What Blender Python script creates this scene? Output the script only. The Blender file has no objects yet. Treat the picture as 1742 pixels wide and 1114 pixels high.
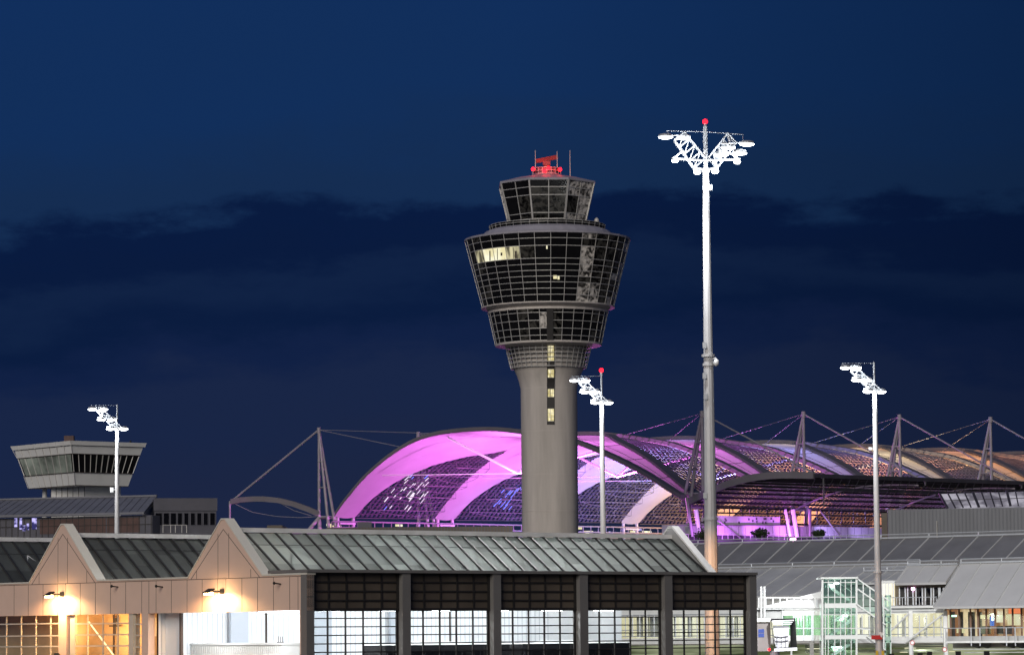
import bpy, bmesh, math, random
from mathutils import Vector as V, Matrix, noise as mnoise
random.seed(7)
R = math.radians
C = bpy.context.scene
COL = C.collection

# ------------------------------------------------------------------ camera
FPX = 5820.0
PITCH, ROLL = math.atan(523/FPX), R(0.5)
cam_d = bpy.data.cameras.new('camera'); cam = bpy.data.objects.new('camera', cam_d); COL.objects.link(cam)
cam_d.sensor_width = 36; cam_d.lens = 36*FPX/1742; cam_d.clip_start = 1; cam_d.clip_end = 20000
CAMP = V((0, 0, 4.0))
CM = Matrix.Rotation(R(90)+PITCH, 3, 'X') @ Matrix.Rotation(-ROLL, 3, 'Z')
cam.matrix_world = Matrix.Translation(CAMP) @ CM.to_4x4()
C.camera = cam
C.view_settings.view_transform = 'Standard'; C.view_settings.look = 'None'
C.view_settings.exposure = 0; C.view_settings.gamma = 1

# ------------------------------------------------------------------ sky
w = bpy.data.worlds.new('World'); C.world = w; w.use_nodes = True
nt = w.node_tree; N = nt.nodes; Lk = nt.links; N.clear()
wo = N.new('ShaderNodeOutputWorld'); bg = N.new('ShaderNodeBackground'); bg.inputs[1].default_value = .87
tc = N.new('ShaderNodeTexCoord'); sx = N.new('ShaderNodeSeparateXYZ'); Lk.new(tc.outputs['Generated'], sx.inputs[0])
def wmath(op, a, b=None, c=None):
    m = N.new('ShaderNodeMath'); m.operation = op
    for i, v in enumerate((a, b, c)):
        if v is None: continue
        if isinstance(v, (int, float)): m.inputs[i].default_value = v
        else: Lk.new(v, m.inputs[i])
    return m.outputs[0]
def wnoise(sc, detail, off, rough=.55):
    mp = N.new('ShaderNodeMapping'); mp.inputs['Scale'].default_value = sc; mp.inputs['Location'].default_value = off
    Lk.new(tc.outputs['Generated'], mp.inputs[0])
    n = N.new('ShaderNodeTexNoise'); n.inputs['Scale'].default_value = 1; n.inputs['Detail'].default_value = detail
    n.inputs['Roughness'].default_value = rough
    Lk.new(mp.outputs[0], n.inputs[0]); return wmath('SUBTRACT', n.outputs[0], .5)
z = sx.outputs[2]
e1 = wnoise((14, 2, 40), 6, (3.1, 0, .4)); e2 = wnoise((55, 4, 120), 6, (1.2, 5, .4), .65); e3 = wnoise((8, 2, 90), 4, (7.7, 1, 2.4))
e = wmath('ADD', z, wmath('ADD', wmath('MULTIPLY', e1, .040), wmath('ADD', wmath('MULTIPLY', e2, .011), wmath('MULTIPLY', e3, .010))))
# the cloud bank's edge dips to the left
e = wmath('ADD', e, wmath('MULTIPLY', wmath('MULTIPLY', sx.outputs[0], sx.outputs[0]), .35))
e = wmath('ADD', e, wmath('MULTIPLY', wmath('MAXIMUM', wmath('MULTIPLY', sx.outputs[0], -1.0), 0.0), .045))
cr = N.new('ShaderNodeValToRGB'); cr.color_ramp.interpolation = 'EASE'
mr = wmath('MULTIPLY', e, 4.0); Lk.new(mr, cr.inputs[0])
stops = [(.00, (.016, .022, .055)), (.03, (.014, .022, .062)), (.078, (.011, .022, .070)), (.088, (.0065, .017, .066)),
         (.097, (.0038, .0135, .056)), (.1095, (.0062, .0185, .066)), (.1165, (.0034, .0125, .055)), (.1245, (.0032, .0125, .057)),
         (.1305, (.0085, .030, .096)), (.165, (.0068, .032, .118)), (.24, (.006, .033, .135))]
els = cr.color_ramp.elements
while len(els) < len(stops): els.new(.5)
for el, (p, c) in zip(els, stops): el.position = min(1, p*4); el.color = (*c, 1)
dim = wmath('SUBTRACT', 1.0, wmath('MULTIPLY', wmath('MAXIMUM', wmath('MINIMUM', sx.outputs[0], .2), 0.0), 2.3))
mxs = N.new('ShaderNodeVectorMath'); mxs.operation = 'SCALE'; Lk.new(cr.outputs[0], mxs.inputs[0]); Lk.new(dim, mxs.inputs['Scale'])
Lk.new(mxs.outputs[0], bg.inputs[0]); Lk.new(bg.outputs[0], wo.inputs[0])

# weak warm-white light of the apron floodlights behind and left of the camera
sd = bpy.data.lights.new('sun', 'SUN'); sd.energy = 1.6; sd.angle = R(30); sd.color = (1, .91, .80)
so = bpy.data.objects.new('sun', sd); COL.objects.link(so)
so.rotation_euler = V((.30, .90, -.38)).to_track_quat('-Z', 'Y').to_euler()

# ------------------------------------------------------------------ pixel helpers (layout only)
def ray(px, py):
    return (CM @ V(((px-871)/FPX, (557-py)/FPX, -1)))
def at(px, py, Y):
    d = ray(px, py); return CAMP + d*(Y/d.y)
class Plane:
    """vertical plane through P (x,y) along direction d; n points away on the outer side"""
    def __init__(s, P, d, n):
        s.P = V((P[0], P[1])); s.d = V(d).normalized(); s.n = V(n).normalized()
    def pt(s, u, z, o=0.0):
        p = s.P + s.d*u + s.n*o; return V((p.x, p.y, z))
    def hit(s, px, py, o=0.0):
        r = ray(px, py); q = s.P + s.n*o - V((CAMP.x, CAMP.y))
        t = (q.x*s.d.y - q.y*s.d.x)/(r.x*s.d.y - r.y*s.d.x)
        p = CAMP + r*t
        return (V((p.x, p.y)) - s.P - s.n*o).dot(s.d), p.z
    def w(s, px, py, o=0.0):
        u, z = s.hit(px, py, o); return s.pt(u, z, o)
    def u(s, px, py=1000, o=0.0): return s.hit(px, py, o)[0]
    def z(s, px, py, o=0.0): return s.hit(px, py, o)[1]

# ------------------------------------------------------------------ materials
MATS = {}
def _tree(name):
    m = bpy.data.materials.new(name); m.use_nodes = True; n = m.node_tree.nodes; n.clear()
    o = n.new('ShaderNodeOutputMaterial'); return m, n, m.node_tree.links, o
def pbr(name, col, rough=.6, metal=0.0, var=.18, scale=.35, bump=.0, bscale=8, streak=False, spec=.5, hard=0, dist=0):
    m, n, l, o = _tree(name)
    b = n.new('ShaderNodeBsdfPrincipled'); b.inputs['Roughness'].default_value = rough; b.inputs['Metallic'].default_value = metal
    b.inputs['Specular IOR Level'].default_value = spec
    t = n.new('ShaderNodeTexCoord'); mp = n.new('ShaderNodeMapping'); l.new(t.outputs['Object'], mp.inputs[0])
    mp.inputs['Scale'].default_value = (scale*3, scale*3, scale*.35) if streak else (scale,)*3
    n1 = n.new('ShaderNodeTexNoise'); n1.inputs['Scale'].default_value = 1; n1.inputs['Detail'].default_value = 7; n1.inputs['Roughness'].default_value = .62; n1.inputs['Distortion'].default_value = dist
    l.new(mp.outputs[0], n1.inputs[0])
    r = n.new('ShaderNodeValToRGB'); r.color_ramp.elements[0].position = .3+hard; r.color_ramp.elements[1].position = .7-hard
    r.color_ramp.elements[0].color = (*[c*(1-var) for c in col], 1); r.color_ramp.elements[1].color = (*[min(1, c*(1+var)) for c in col], 1)
    l.new(n1.outputs[0], r.inputs[0]); l.new(r.outputs[0], b.inputs['Base Color'])
    if bump:
        n2 = n.new('ShaderNodeTexNoise'); n2.inputs['Scale'].default_value = bscale; n2.inputs['Detail'].default_value = 4
        l.new(t.outputs['Object'], n2.inputs[0]); bp = n.new('ShaderNodeBump'); bp.inputs['Strength'].default_value = bump
        l.new(n2.outputs[0], bp.inputs['Height']); l.new(bp.outputs[0], b.inputs['Normal'])
    l.new(b.outputs[0], o.inputs[0]); MATS[name] = m; return m
def emit(name, col, st):
    m, n, l, o = _tree(name); e = n.new('ShaderNodeEmission'); e.inputs[0].default_value = (*col, 1); e.inputs[1].default_value = st
    l.new(e.outputs[0], o.inputs[0]); MATS[name] = m; return m
def litroom(name, c1, c2, st, scale=(1.2, 1.2, .25)):
    """a lit window: uneven room light"""
    m, n, l, o = _tree(name); e = n.new('ShaderNodeEmission'); e.inputs[1].default_value = st
    t = n.new('ShaderNodeTexCoord'); mp = n.new('ShaderNodeMapping'); mp.inputs['Scale'].default_value = scale
    l.new(t.outputs['Object'], mp.inputs[0]); n1 = n.new('ShaderNodeTexNoise'); n1.inputs['Detail'].default_value = 3; n1.inputs['Scale'].default_value = 1
    l.new(mp.outputs[0], n1.inputs[0]); r = n.new('ShaderNodeValToRGB'); r.color_ramp.elements[0].position = .42; r.color_ramp.elements[1].position = .58
    r.color_ramp.elements[0].color = (*c1, 1); r.color_ramp.elements[1].color = (*c2, 1)
    l.new(n1.outputs[0], r.inputs[0]); l.new(r.outputs[0], e.inputs[0]); l.new(e.outputs[0], o.inputs[0]); MATS[name] = m; return m
def glass(name, tint=(.9, .95, .95), clear=.8, rough=.03, bump=0.0, bscale=.6):
    """thin sheet of window glass"""
    m, n, l, o = _tree(name)
    tr = n.new('ShaderNodeBsdfTransparent'); tr.inputs[0].default_value = (*tint, 1)
    g = n.new('ShaderNodeBsdfGlossy'); g.inputs['Roughness'].default_value = rough; g.inputs[0].default_value = (.8, .85, .85, 1)
    mx = n.new('ShaderNodeMixShader'); mx.inputs[0].default_value = 1-clear
    if bump:
        t = n.new('ShaderNodeTexCoord'); n2 = n.new('ShaderNodeTexNoise'); n2.inputs['Scale'].default_value = bscale; n2.inputs['Detail'].default_value = 2
        l.new(t.outputs['Object'], n2.inputs[0]); bp = n.new('ShaderNodeBump'); bp.inputs['Strength'].default_value = bump; bp.inputs['Distance'].default_value = .5
        l.new(n2.outputs[0], bp.inputs['Height']); l.new(bp.outputs[0], g.inputs['Normal'])
    l.new(tr.outputs[0], mx.inputs[1]); l.new(g.outputs[0], mx.inputs[2]); l.new(mx.outputs[0], o.inputs[0]); MATS[name] = m; return m
def membrane(name, col, trans, seam=True):
    m, n, l, o = _tree(name)
    d = n.new('ShaderNodeBsdfDiffuse'); tl = n.new('ShaderNodeBsdfTranslucent'); mx = n.new('ShaderNodeMixShader'); mx.inputs[0].default_value = trans
    t = n.new('ShaderNodeTexCoord'); n1 = n.new('ShaderNodeTexNoise'); n1.inputs['Scale'].default_value = .12; n1.inputs['Detail'].default_value = 5
    l.new(t.outputs['Object'], n1.inputs[0]); r = n.new('ShaderNodeValToRGB')
    r.color_ramp.elements[0].color = (*[c*.86 for c in col], 1); r.color_ramp.elements[1].color = (*col, 1)
    r.color_ramp.elements[0].position = .35; r.color_ramp.elements[1].position = .65
    l.new(n1.outputs[0], r.inputs[0]); l.new(r.outputs[0], d.inputs[0]); l.new(r.outputs[0], tl.inputs[0])
    l.new(d.outputs[0], mx.inputs[1]); l.new(tl.outputs[0], mx.inputs[2]); l.new(mx.outputs[0], o.inputs[0]); MATS[name] = m; return m

pbr('asphalt', (.05, .05, .052), .9, bump=.3, bscale=3)
pbr('concrete', (.48, .445, .405), .85, var=.17, scale=.16, bump=.15, bscale=2, streak=True)
pbr('pale_concrete', (.55, .54, .50), .8, var=.1, scale=.3)
pbr('white_paint', (.75, .76, .76), .5, var=.06)
pbr('galvanised', (.42, .44, .46), .45, .35, var=.12, scale=.6, bump=.05)
pbr('mast_steel', (.50, .50, .50), .55, .1, var=.10, scale=.5)
pbr('cladding_beige', (.74, .54, .43), .6, var=.05, scale=.4)
pbr('cladding_cap', (.72, .69, .60), .45, var=.06)
pbr('dark_seam', (.05, .035, .03), .8)
pbr('dark_frame', (.018, .016, .015), .6)
pbr('dark_panel', (.09, .073, .056), .55, var=.3, scale=.25)
pbr('grey_pillar', (.17, .165, .16), .6, var=.1)
pbr('white_wall', (.78, .80, .82), .7, var=.04)
pbr('grey_door', (.42, .46, .52), .6, var=.04)
pbr('warm_wall', (.55, .42, .27), .8, var=.2, scale=.3)
pbr('door_frame', (.62, .56, .46), .5)
pbr('roof_grey', (.42, .425, .42), .55, .2, var=.14, scale=.25)
pbr('roof_dark', (.17, .17, .175), .6, .2, var=.15, scale=.3)
pbr('roof_pale', (.46, .46, .455), .5, .2, var=.07, scale=.3)
pbr('roof_bar', (.035, .035, .038), .5)
pbr('ridge_white', (.86, .87, .84), .4)
pbr('tower_metal', (.50, .49, .47), .5, .2, var=.08)
pbr('deck_grey', (.30, .29, .33), .6, var=.12)
pbr('soffit', (.56, .52, .48), .7, var=.08)
pbr('dark_glass', (.006, .006, .007), .06, var=.3, scale=1, bump=.05, bscale=.5)
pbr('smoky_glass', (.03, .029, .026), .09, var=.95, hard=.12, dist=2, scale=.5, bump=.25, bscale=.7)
pbr('painted_reflection', (.36, .34, .31), .4, var=.95, scale=.9, hard=.12, dist=.7, bump=.8, bscale=1.2)  # wavy reflections in the tower panes, painted as mottled base colour
pbr('stair_white', (.46, .48, .46), .5, var=.05)
pbr('panel_white', (.74, .75, .73), .55, var=.06, scale=.6)
pbr('rust_panel', (.085, .048, .042), .7, var=.4, scale=.4)
pbr('slate_blue', (.17, .175, .20), .6, var=.12, scale=.25, streak=True)
pbr('dusk_wall', (.10, .10, .12), .8, var=.15)
pbr('rim_grey', (.14, .13, .15), .7, var=.12, scale=.2)
pbr('tent_steel', (.30, .28, .31), .55, .1, var=.1)
pbr('purlin_black', (.014, .013, .016), .7)
pbr('truss_lilac', (.10, .095, .11), .6)
pbr('dark_steel', (.05, .048, .06), .6, .1, var=.3)
pbr('louvre', (.10, .095, .13), .45, .2, var=.5, scale=.4)
pbr('violet_wall', (.62, .60, .64), .7, var=.06)
pbr('louvre_wall', (.17, .18, .20), .6, var=.1, scale=.3, streak=True)
pbr('leaf', (.03, .05, .02), .7, var=.4, scale=2)
pbr('bark', (.06, .045, .03), .9)
pbr('rubber', (.012, .012, .013), .8)
pbr('bus_dark', (.02, .02, .022), .25, var=.1)
pbr('red_paint', (.5, .02, .02), .5)
pbr('yellow_paint', (.65, .45, .03), .5)
pbr('black_plastic', (.012, .012, .012), .6)
pbr('bellows', (.55, .56, .60), .7, var=.06)
pbr('radar_red', (.35, .05, .05), .6)
pbr('corrugated', (.60, .60, .58), .5, var=.05)
emit('lamp_white', (.93, .97, 1), 25)
emit('tube_white', (.93, .97, 1), 14)
emit('lamp_warm', (1, .66, .28), 60)
emit('beacon_red', (1, .006, .012), 9)
emit('pink_spot', (1, .45, .85), 8)
emit('sign_blue', (.1, .25, .9), 1.4)
emit('exit_green', (.5, 1, .7), 3)
emit('screen_blue', (.12, .25, .85), .9)
litroom('office_lit', (.82, .74, .42), (1, .97, .72), 1.05, (.5, .5, .25))
litroom('office_dim', (.10, .09, .06), (.75, .68, .42), .9, (.9, .9, .15))
litroom('stair_lit', (.55, .46, .2), (1, .9, .55), 1.05, (2, 2, .6))
litroom('warm_room', (.72, .64, .40), (1, .96, .74), 1.35, (.7, .7, .08))
litroom('green_room', (.40, .52, .30), (.95, 1, .72), 1.15, (.8, .8, .08))
litroom('amber_room', (.35, .16, .06), (1, .80, .48), 1.0, (.35, .35, .2))
litroom('blue_room', (.03, .03, .12), (.55, .5, 1), 1.2, (1.1, 1.1, 2))
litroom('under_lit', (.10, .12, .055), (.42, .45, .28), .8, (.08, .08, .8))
glass('clear_glass', (.95, .97, .96), .90)
glass('green_glass', (.70, .90, .80), .86)
glass('roof_glass_sheet', (.84, .82, .90), .87, .10, .5, .35)
def roof_glass(name, g):
    m_, n_, l_, o_ = _tree(name)   # rough wired glass: part clear, part diffusing
    _d = n_.new('ShaderNodeBsdfDiffuse'); _t = n_.new('ShaderNodeBsdfTranslucent'); _g = n_.new('ShaderNodeBsdfGlossy'); _g.inputs['Roughness'].default_value = .65
    _tc = n_.new('ShaderNodeTexCoord'); _ns = n_.new('ShaderNodeTexNoise'); _ns.inputs['Scale'].default_value = .5; _ns.inputs['Detail'].default_value = 6
    l_.new(_tc.outputs['Object'], _ns.inputs[0]); _r = n_.new('ShaderNodeValToRGB'); _r.color_ramp.elements[0].position = .3; _r.color_ramp.elements[1].position = .7
    _r.color_ramp.elements[0].color = (.08*g, .088*g, .08*g, 1); _r.color_ramp.elements[1].color = (.15*g, .165*g, .15*g, 1)
    l_.new(_ns.outputs[0], _r.inputs[0]); l_.new(_r.outputs[0], _d.inputs[0]); _t.inputs[0].default_value = (.45*g, .49*g, .46*g, 1)
    _m1 = n_.new('ShaderNodeMixShader'); _m1.inputs[0].default_value = .5; l_.new(_d.outputs[0], _m1.inputs[1]); l_.new(_t.outputs[0], _m1.inputs[2])
    _m2 = n_.new('ShaderNodeMixShader'); _m2.inputs[0].default_value = .06; l_.new(_m1.outputs[0], _m2.inputs[1]); l_.new(_g.outputs[0], _m2.inputs[2])
    l_.new(_m2.outputs[0], o_.inputs[0]); MATS[name] = m_
roof_glass('hall_roof_glass', 1.0); roof_glass('hall_roof_glass_dark', .72); roof_glass('hall_roof_glass_pale', 1.3)
membrane('membrane', (.40, .385, .40), .27)

# ------------------------------------------------------------------ mesh builder
OFF = {}
def rootoff(o): return OFF.get(o.name, V((0, 0, 0)))
class MB:
    def __init__(s): s.v = []; s.f = []; s.m = []
    def poly(s, pts, m=0):
        i = len(s.v); s.v += [V(p) for p in pts]; s.f.append(list(range(i, i+len(pts)))); s.m.append(m)
    def hexa(s, a, b, m=0):
        """a, b: two 4-point loops joined into a solid"""
        i = len(s.v); s.v += [V(p) for p in a]+[V(p) for p in b]
        for q in ((0, 1, 2, 3), (7, 6, 5, 4), (0, 4, 5, 1), (1, 5, 6, 2), (2, 6, 7, 3), (3, 7, 4, 0)):
            s.f.append([i+k for k in q]); s.m.append(m)
    def box(s, o, ax, ay, az, m=0):
        o, ax, ay, az = V(o), V(ax), V(ay), V(az)
        s.hexa([o, o+ax, o+ax+ay, o+ay], [o+az, o+ax+az, o+ax+ay+az, o+ay+az], m)
    def cbox(s, c, sx, sy, sz, m=0, rot=0):
        ca, sa = math.cos(rot), math.sin(rot); ax = V((ca, sa, 0))*sx; ay = V((-sa, ca, 0))*sy; az = V((0, 0, sz))
        s.box(V(c)-ax/2-ay/2-az/2, ax, ay, az, m)
    def bar(s, p, q, wd, h=None, m=0, up=V((0, 0, 1))):
        p, q = V(p), V(q); h = h or wd; d = (q-p)
        if d.length < 1e-6: return
        d.normalize(); sd = d.cross(up)
        if sd.length < 1e-3: sd = d.cross(V((1, 0, 0)))
        sd.normalize(); u = sd.cross(d); a = sd*wd/2; b = u*h/2
        s.hexa([p-a-b, p+a-b, p+a+b, p-a+b], [q-a-b, q+a-b, q+a+b, q-a+b], m)
    def tube(s, p, q, r, n=8, r2=None, m=0, cap=True):
        p, q = V(p), V(q); r2 = r if r2 is None else r2; d = (q-p).normalized()
        x = d.cross(V((0, 0, 1)));
        if x.length < 1e-3: x = V((1, 0, 0))
        x.normalize(); y = d.cross(x); i = len(s.v)
        for k in range(n):
            a = 2*math.pi*k/n; o = x*math.cos(a)+y*math.sin(a); s.v.append(p+o*r); s.v.append(q+o*r2)
        for k in range(n):
            j = (k+1) % n; s.f.append([i+2*k, i+2*j, i+2*j+1, i+2*k+1]); s.m.append(m)
        if cap:
            s.f.append([i+2*k for k in range(n)][::-1]); s.m.append(m); s.f.append([i+2*k+1 for k in range(n)]); s.m.append(m)
    def path(s, pts, r, n=6, m=0):
        for a, b in zip(pts, pts[1:]): s.tube(a, b, r, n, m=m, cap=True)
    def rev(s, c, prof, n=32, ph=0.0, m=0, caps=True, ms=None):
        c = V(c); i = len(s.v); P = len(prof)
        for r, zz in prof:
            for k in range(n):
                a = ph+2*math.pi*k/n; s.v.append(V((c.x+r*math.cos(a), c.y+r*math.sin(a), zz)))
        for j in range(P-1):
            for k in range(n):
                k2 = (k+1) % n; s.f.append([i+j*n+k, i+j*n+k2, i+(j+1)*n+k2, i+(j+1)*n+k]); s.m.append(ms[j] if ms else m)
        if caps:
            s.f.append([i+k for k in range(n)][::-1]); s.m.append(m); s.f.append([i+(P-1)*n+k for k in range(n)]); s.m.append(m)
    def ball(s, c, rx, ry, rz, m=0, nu=12, nv=8):
        c = V(c); i = len(s.v)
        for j in range(nv+1):
            t = math.pi*j/nv
            for k in range(nu):
                a = 2*math.pi*k/nu; s.v.append(c+V((rx*math.sin(t)*math.cos(a), ry*math.sin(t)*math.sin(a), rz*math.cos(t))))
        for j in range(nv):
            for k in range(nu):
                k2 = (k+1) % nu; s.f.append([i+j*nu+k, i+(j+1)*nu+k, i+(j+1)*nu+k2, i+j*nu+k2]); s.m.append(m)
    def grid(s, fn, nu, nv, m=0):
        i = len(s.v)
        for a in range(nu+1):
            for b in range(nv+1): s.v.append(V(fn(a/nu, b/nv)))
        for a in range(nu):
            for b in range(nv):
                k = i+a*(nv+1)+b; s.f.append([k, k+1, k+nv+2, k+nv+1]); s.m.append(m)
    def build(s, name, mats, parent=None, smooth=False, root=None, loc=None):
        off = rootoff(root or parent) if (root or parent) else (loc or V((0, 0, 0)))
        me = bpy.data.meshes.new(name); me.from_pydata([tuple(v-off) for v in s.v], [], s.f)
        if not isinstance(mats, (list, tuple)): mats = [mats]
        for mt in mats: me.materials.append(MATS[mt] if isinstance(mt, str) else mt)
        for p, mi in zip(me.polygons, s.m): p.material_index = mi; p.use_smooth = smooth
        bm = bmesh.new(); bm.from_mesh(me); bmesh.ops.recalc_face_normals(bm, faces=bm.faces); bm.to_mesh(me); bm.free()
        o = bpy.data.objects.new(name, me); COL.objects.link(o)
        if parent: o.parent = parent; OFF[o.name] = off
        else: o.location = off; OFF[o.name] = off
        return o
def thing(name, label, cat, loc, group=None):
    o = bpy.data.objects.new(name, None); COL.objects.link(o); o.location = loc; OFF[o.name] = V(loc)
    o['label'] = label; o['category'] = cat
    if group: o['group'] = group
    return o
def tag(o, label=None, cat=None, group=None, kind=None):
    for k, v in (('label', label), ('category', cat), ('group', group), ('kind', kind)):
        if v: o[k] = v
    return o
def kids(o): return [c for c in COL.objects if c.parent == o]
def copy_tree(o, parent=None):
    c = o.copy(); COL.objects.link(c)
    if parent: c.parent = parent
    for ch in kids(o): copy_tree(ch, c)
    return c
def light(kind, loc, energy, col=(1, 1, 1), size=.3, target=None, spot=None, blend=.5, parent=None, name=None):
    d = bpy.data.lights.new(name or 'lamp_light', kind); d.energy = energy; d.color = col
    if kind in ('POINT', 'SPOT'): d.shadow_soft_size = size
    if kind == 'SPOT': d.spot_size = spot; d.spot_blend = blend
    if kind == 'AREA': d.shape = 'RECTANGLE'; d.size = size[0]; d.size_y = size[1]
    o = bpy.data.objects.new(name or 'lamp_light', d); COL.objects.link(o); off = V((0, 0, 0))
    if parent: o.parent = parent; off = rootoff(parent)
    o.location = V(loc)-off
    if target is not None: o.rotation_euler = (V(target)-V(loc)).to_track_quat('-Z', 'Y').to_euler()
    return o

# ================================================================== ground
g = MB(); g.box((-4000, -200, -1), (8000, 0, 0), (0, 9000, 0), (0, 0, 1)); tag(g.build('apron', 'asphalt'), kind='structure')

# ================================================================== control tower
TY = 600
tb = at(936, 905, TY); TX, TYc = tb.x, tb.y
def tz(py): return at(936, py, TY).z
def tr(px): return px/2*TY/FPX*1.004
tower = thing('control_tower', 'tall concrete airport control tower with flaring glazed head and red lit radar on top', 'control tower', (TX, TYc, 0))
tc2 = (TX, TYc)
m = MB(); m.rev(tc2+(0,), [(tr(96), 0), (tr(95), tz(905)), (tr(96), tz(662)), (tr(101), tz(650)), (tr(109), tz(638)), (tr(121), tz(626)), (tr(124), tz(619)), (tr(124), tz(590))], 64)
m.build('shaft', 'concrete', tower, True)
# construction joint rings
for py in (662, 735, 808, 870):
    m = MB(); m.rev(tc2+(0,), [(tr(96.4), tz(py)), (tr(96.4), tz(py)+.05)], 64); m.build('joint', 'soffit', tower)
# lattice ring round the flare
m = MB(); n = 40
for k in range(n):
    a = 2*math.pi*k/n; d = V((math.cos(a), math.sin(a), 0)); c = V((TX, TYc, 0))
    m.bar(c+d*tr(147)+V((0, 0, tz(590))), c+d*tr(128)+V((0, 0, tz(628))), .09)
for f_ in (.0, .2, .4, .6, .8, 1):
    rr = tr(147+(128-147)*f_); zz = tz(590+37*f_); m.rev(tc2+(0,), [(rr+.06, zz), (rr+.06, zz+.09), (rr-.06, zz+.09), (rr-.06, zz)], 40)
m.build('service_cage', 'tower_metal', tower)
# slot of stair windows in the shaft
slot = Plane((TX, TYc-tr(96)), (1, 0), (0, -1))
def slotpt(px, py, o): u, zz = slot.hit(px, py, o); return slot.pt(u, zz, o)
def srad(py):
    for (p0, r0), (p1, r1) in zip([(580, 125), (590, 124.5), (612, 124.5), (626, 121), (638, 109), (650, 101), (662, 96)], [(590, 124.5), (612, 124.5), (626, 121), (638, 109), (650, 101), (662, 96), (900, 95)]):
        if p0 <= py <= p1: return tr(r0+(r1-r0)*(py-p0)/(p1-p0))
    return tr(96)
m = MB()
def slotquad(mb, y0, y1, x0=930.5, x1=943.5, o=.05, mi=0):
    q = []
    for (xx, yy) in ((x0, y0), (x1, y0), (x1, y1), (x0, y1)):
        oo = srad(yy)-tr(96)+o; q.append(slotpt(xx, yy, oo))
    q2 = [p+V((0, .6, 0)) for p in q]; mb.hexa(q, q2, mi)

yy = 588
while yy < 722: slotquad(m, yy, min(722, yy+7)); yy += 7
m.build('stair_slot', 'dark_frame', tower)
for (y0, y1) in ((588, 614), (628, 642), (661.5, 675), (695, 716)):
    mm = MB(); nq = max(1, round((y1-y0)/6.5))
    for j in range(nq): slotquad(mm, y0+(y1-y0)*j/nq, y0+(y1-y0)*(j+1)/nq, 932, 942.5, .12)
    wn = mm.build('stair_window', 'stair_lit', tower)
    mm = MB(); k = max(2, int((y1-y0)/6.5))
    for j in range(k+1):
        yy = y0+(y1-y0)*j/k; oo = srad(yy)-tr(96)+.16; mm.bar(slotpt(932, yy, oo), slotpt(942.5, yy, oo), .06)
    mm.bar(slotpt(936.5, y0, srad(y0)-tr(96)+.16), slotpt(936.5, y1, srad(y1)-tr(96)+.16), .06)
    mm.build('window_bar', 'tower_metal', wn, root=tower)

def glass_ring(name, y0, y1, w0, w1, ncol, rows, phase, lit, skip=(), parent=tower, frame_r=.042, corner=None, mats=('dark_glass', 'smoky_glass', 'office_lit', 'painted_reflection', 'office_dim')):
    """a ring of panes between image heights y0 (top) and y1; rows: fractions; lit(k, j) gives the material slot"""
    gm = MB(); fm = MB(); c = V((TX, TYc, 0))
    def pt(k, f, extra=0):
        a = phase+2*math.pi*k/ncol; r = tr(w0+(w1-w0)*f)+extra; return c+V((math.cos(a)*r, math.sin(a)*r, tz(y0+(y1-y0)*f)))
    for k in range(ncol):
        for j in range(len(rows)-1):
            gm.poly([pt(k, rows[j]), pt(k+1, rows[j]), pt(k+1, rows[j+1]), pt(k, rows[j+1])], lit(k, j))
        wd = frame_r*2*(1.0 if not corner or k % corner else 2.6)
        fm.bar(pt(k, 0, .02), pt(k, 1, .02), wd)
        for f in rows: fm.bar(pt(k, f, .02), pt(k+1, f, .02), frame_r*2)
    go = gm.build(name, list(mats), parent); fm.build('mullion', 'tower_metal', go, root=parent)
    return go
FR = -math.pi/2   # facing the camera
def kf(px, w):    # column of a 32-ring seen at image x
    s = max(-1, min(1, (px-932)/(w/2))); return int((math.asin(s)) / (2*math.pi/32)) % 32
rnd = random.Random(3)
# lower ring
rows = [0, .12, .37, .62, .84, 1]
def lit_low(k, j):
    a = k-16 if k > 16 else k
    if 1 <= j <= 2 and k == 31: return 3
    if k in (29, 30, 0, 4, 5, 6): return 1 if rnd.random() < .7 else 0
    return 0
glass_ring('lower_glazing', 534, 586, 203, 181, 32, rows, FR+.04, lit_low)
m = MB(); m.rev(tc2+(0,), [(tr(150), tz(592)), (tr(181), tz(589)), (tr(183), tz(586)), (tr(178), tz(586)), (tr(150), tz(588))], 32, FR+.04); m.build('lower_sill', 'soffit', tower)
m = MB()
for a0, a1 in ((-.035, .075),):
    for zz0, zz1 in ((586, 534),):
        q = []
        for (aa, yy, ww) in ((a0, 586, 181), (a1, 586, 181), (a1, 534, 203), (a0, 534, 203)):
            q.append(V((TX+math.cos(FR+aa)*(tr(ww)+.25), TYc+math.sin(FR+aa)*(tr(ww)+.25), tz(yy))))
        m.hexa(q, [p+V((0, 1.2, 0)) for p in q])
m.build('lift_spine', 'dark_frame', tower)
m = MB(); m.rev(tc2+(0,), [(tr(203), tz(534)), (tr(206), tz(534)), (tr(206), tz(530)), (tr(198), tz(529.5)), (tr(228), tz(525)), (tr(229), tz(523)), (tr(200), tz(522))], 32, FR+.04)
m.build('ledge', 'soffit', tower)
# big drum
rows = [0, .082, .19, .375, .46, .55, .635, .72, .81, .9, 1]
L1 = {26, 27, 28, 29}
def lit_big(k, j):
    if j == 2 and k in (27, 28): return 2
    if j == 2 and k in (26, 29): return 4
    if j == 2 and k in (25, 30): return 1
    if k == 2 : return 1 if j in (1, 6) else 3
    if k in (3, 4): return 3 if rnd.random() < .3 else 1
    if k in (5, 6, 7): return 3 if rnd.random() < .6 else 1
    if k in (24, 25, 26): return 1 if rnd.random() < .6 else 0
    return 0
glass_ring('drum_glazing', 411, 523, 281, 224, 32, rows, FR+.03, lit_big)
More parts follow.
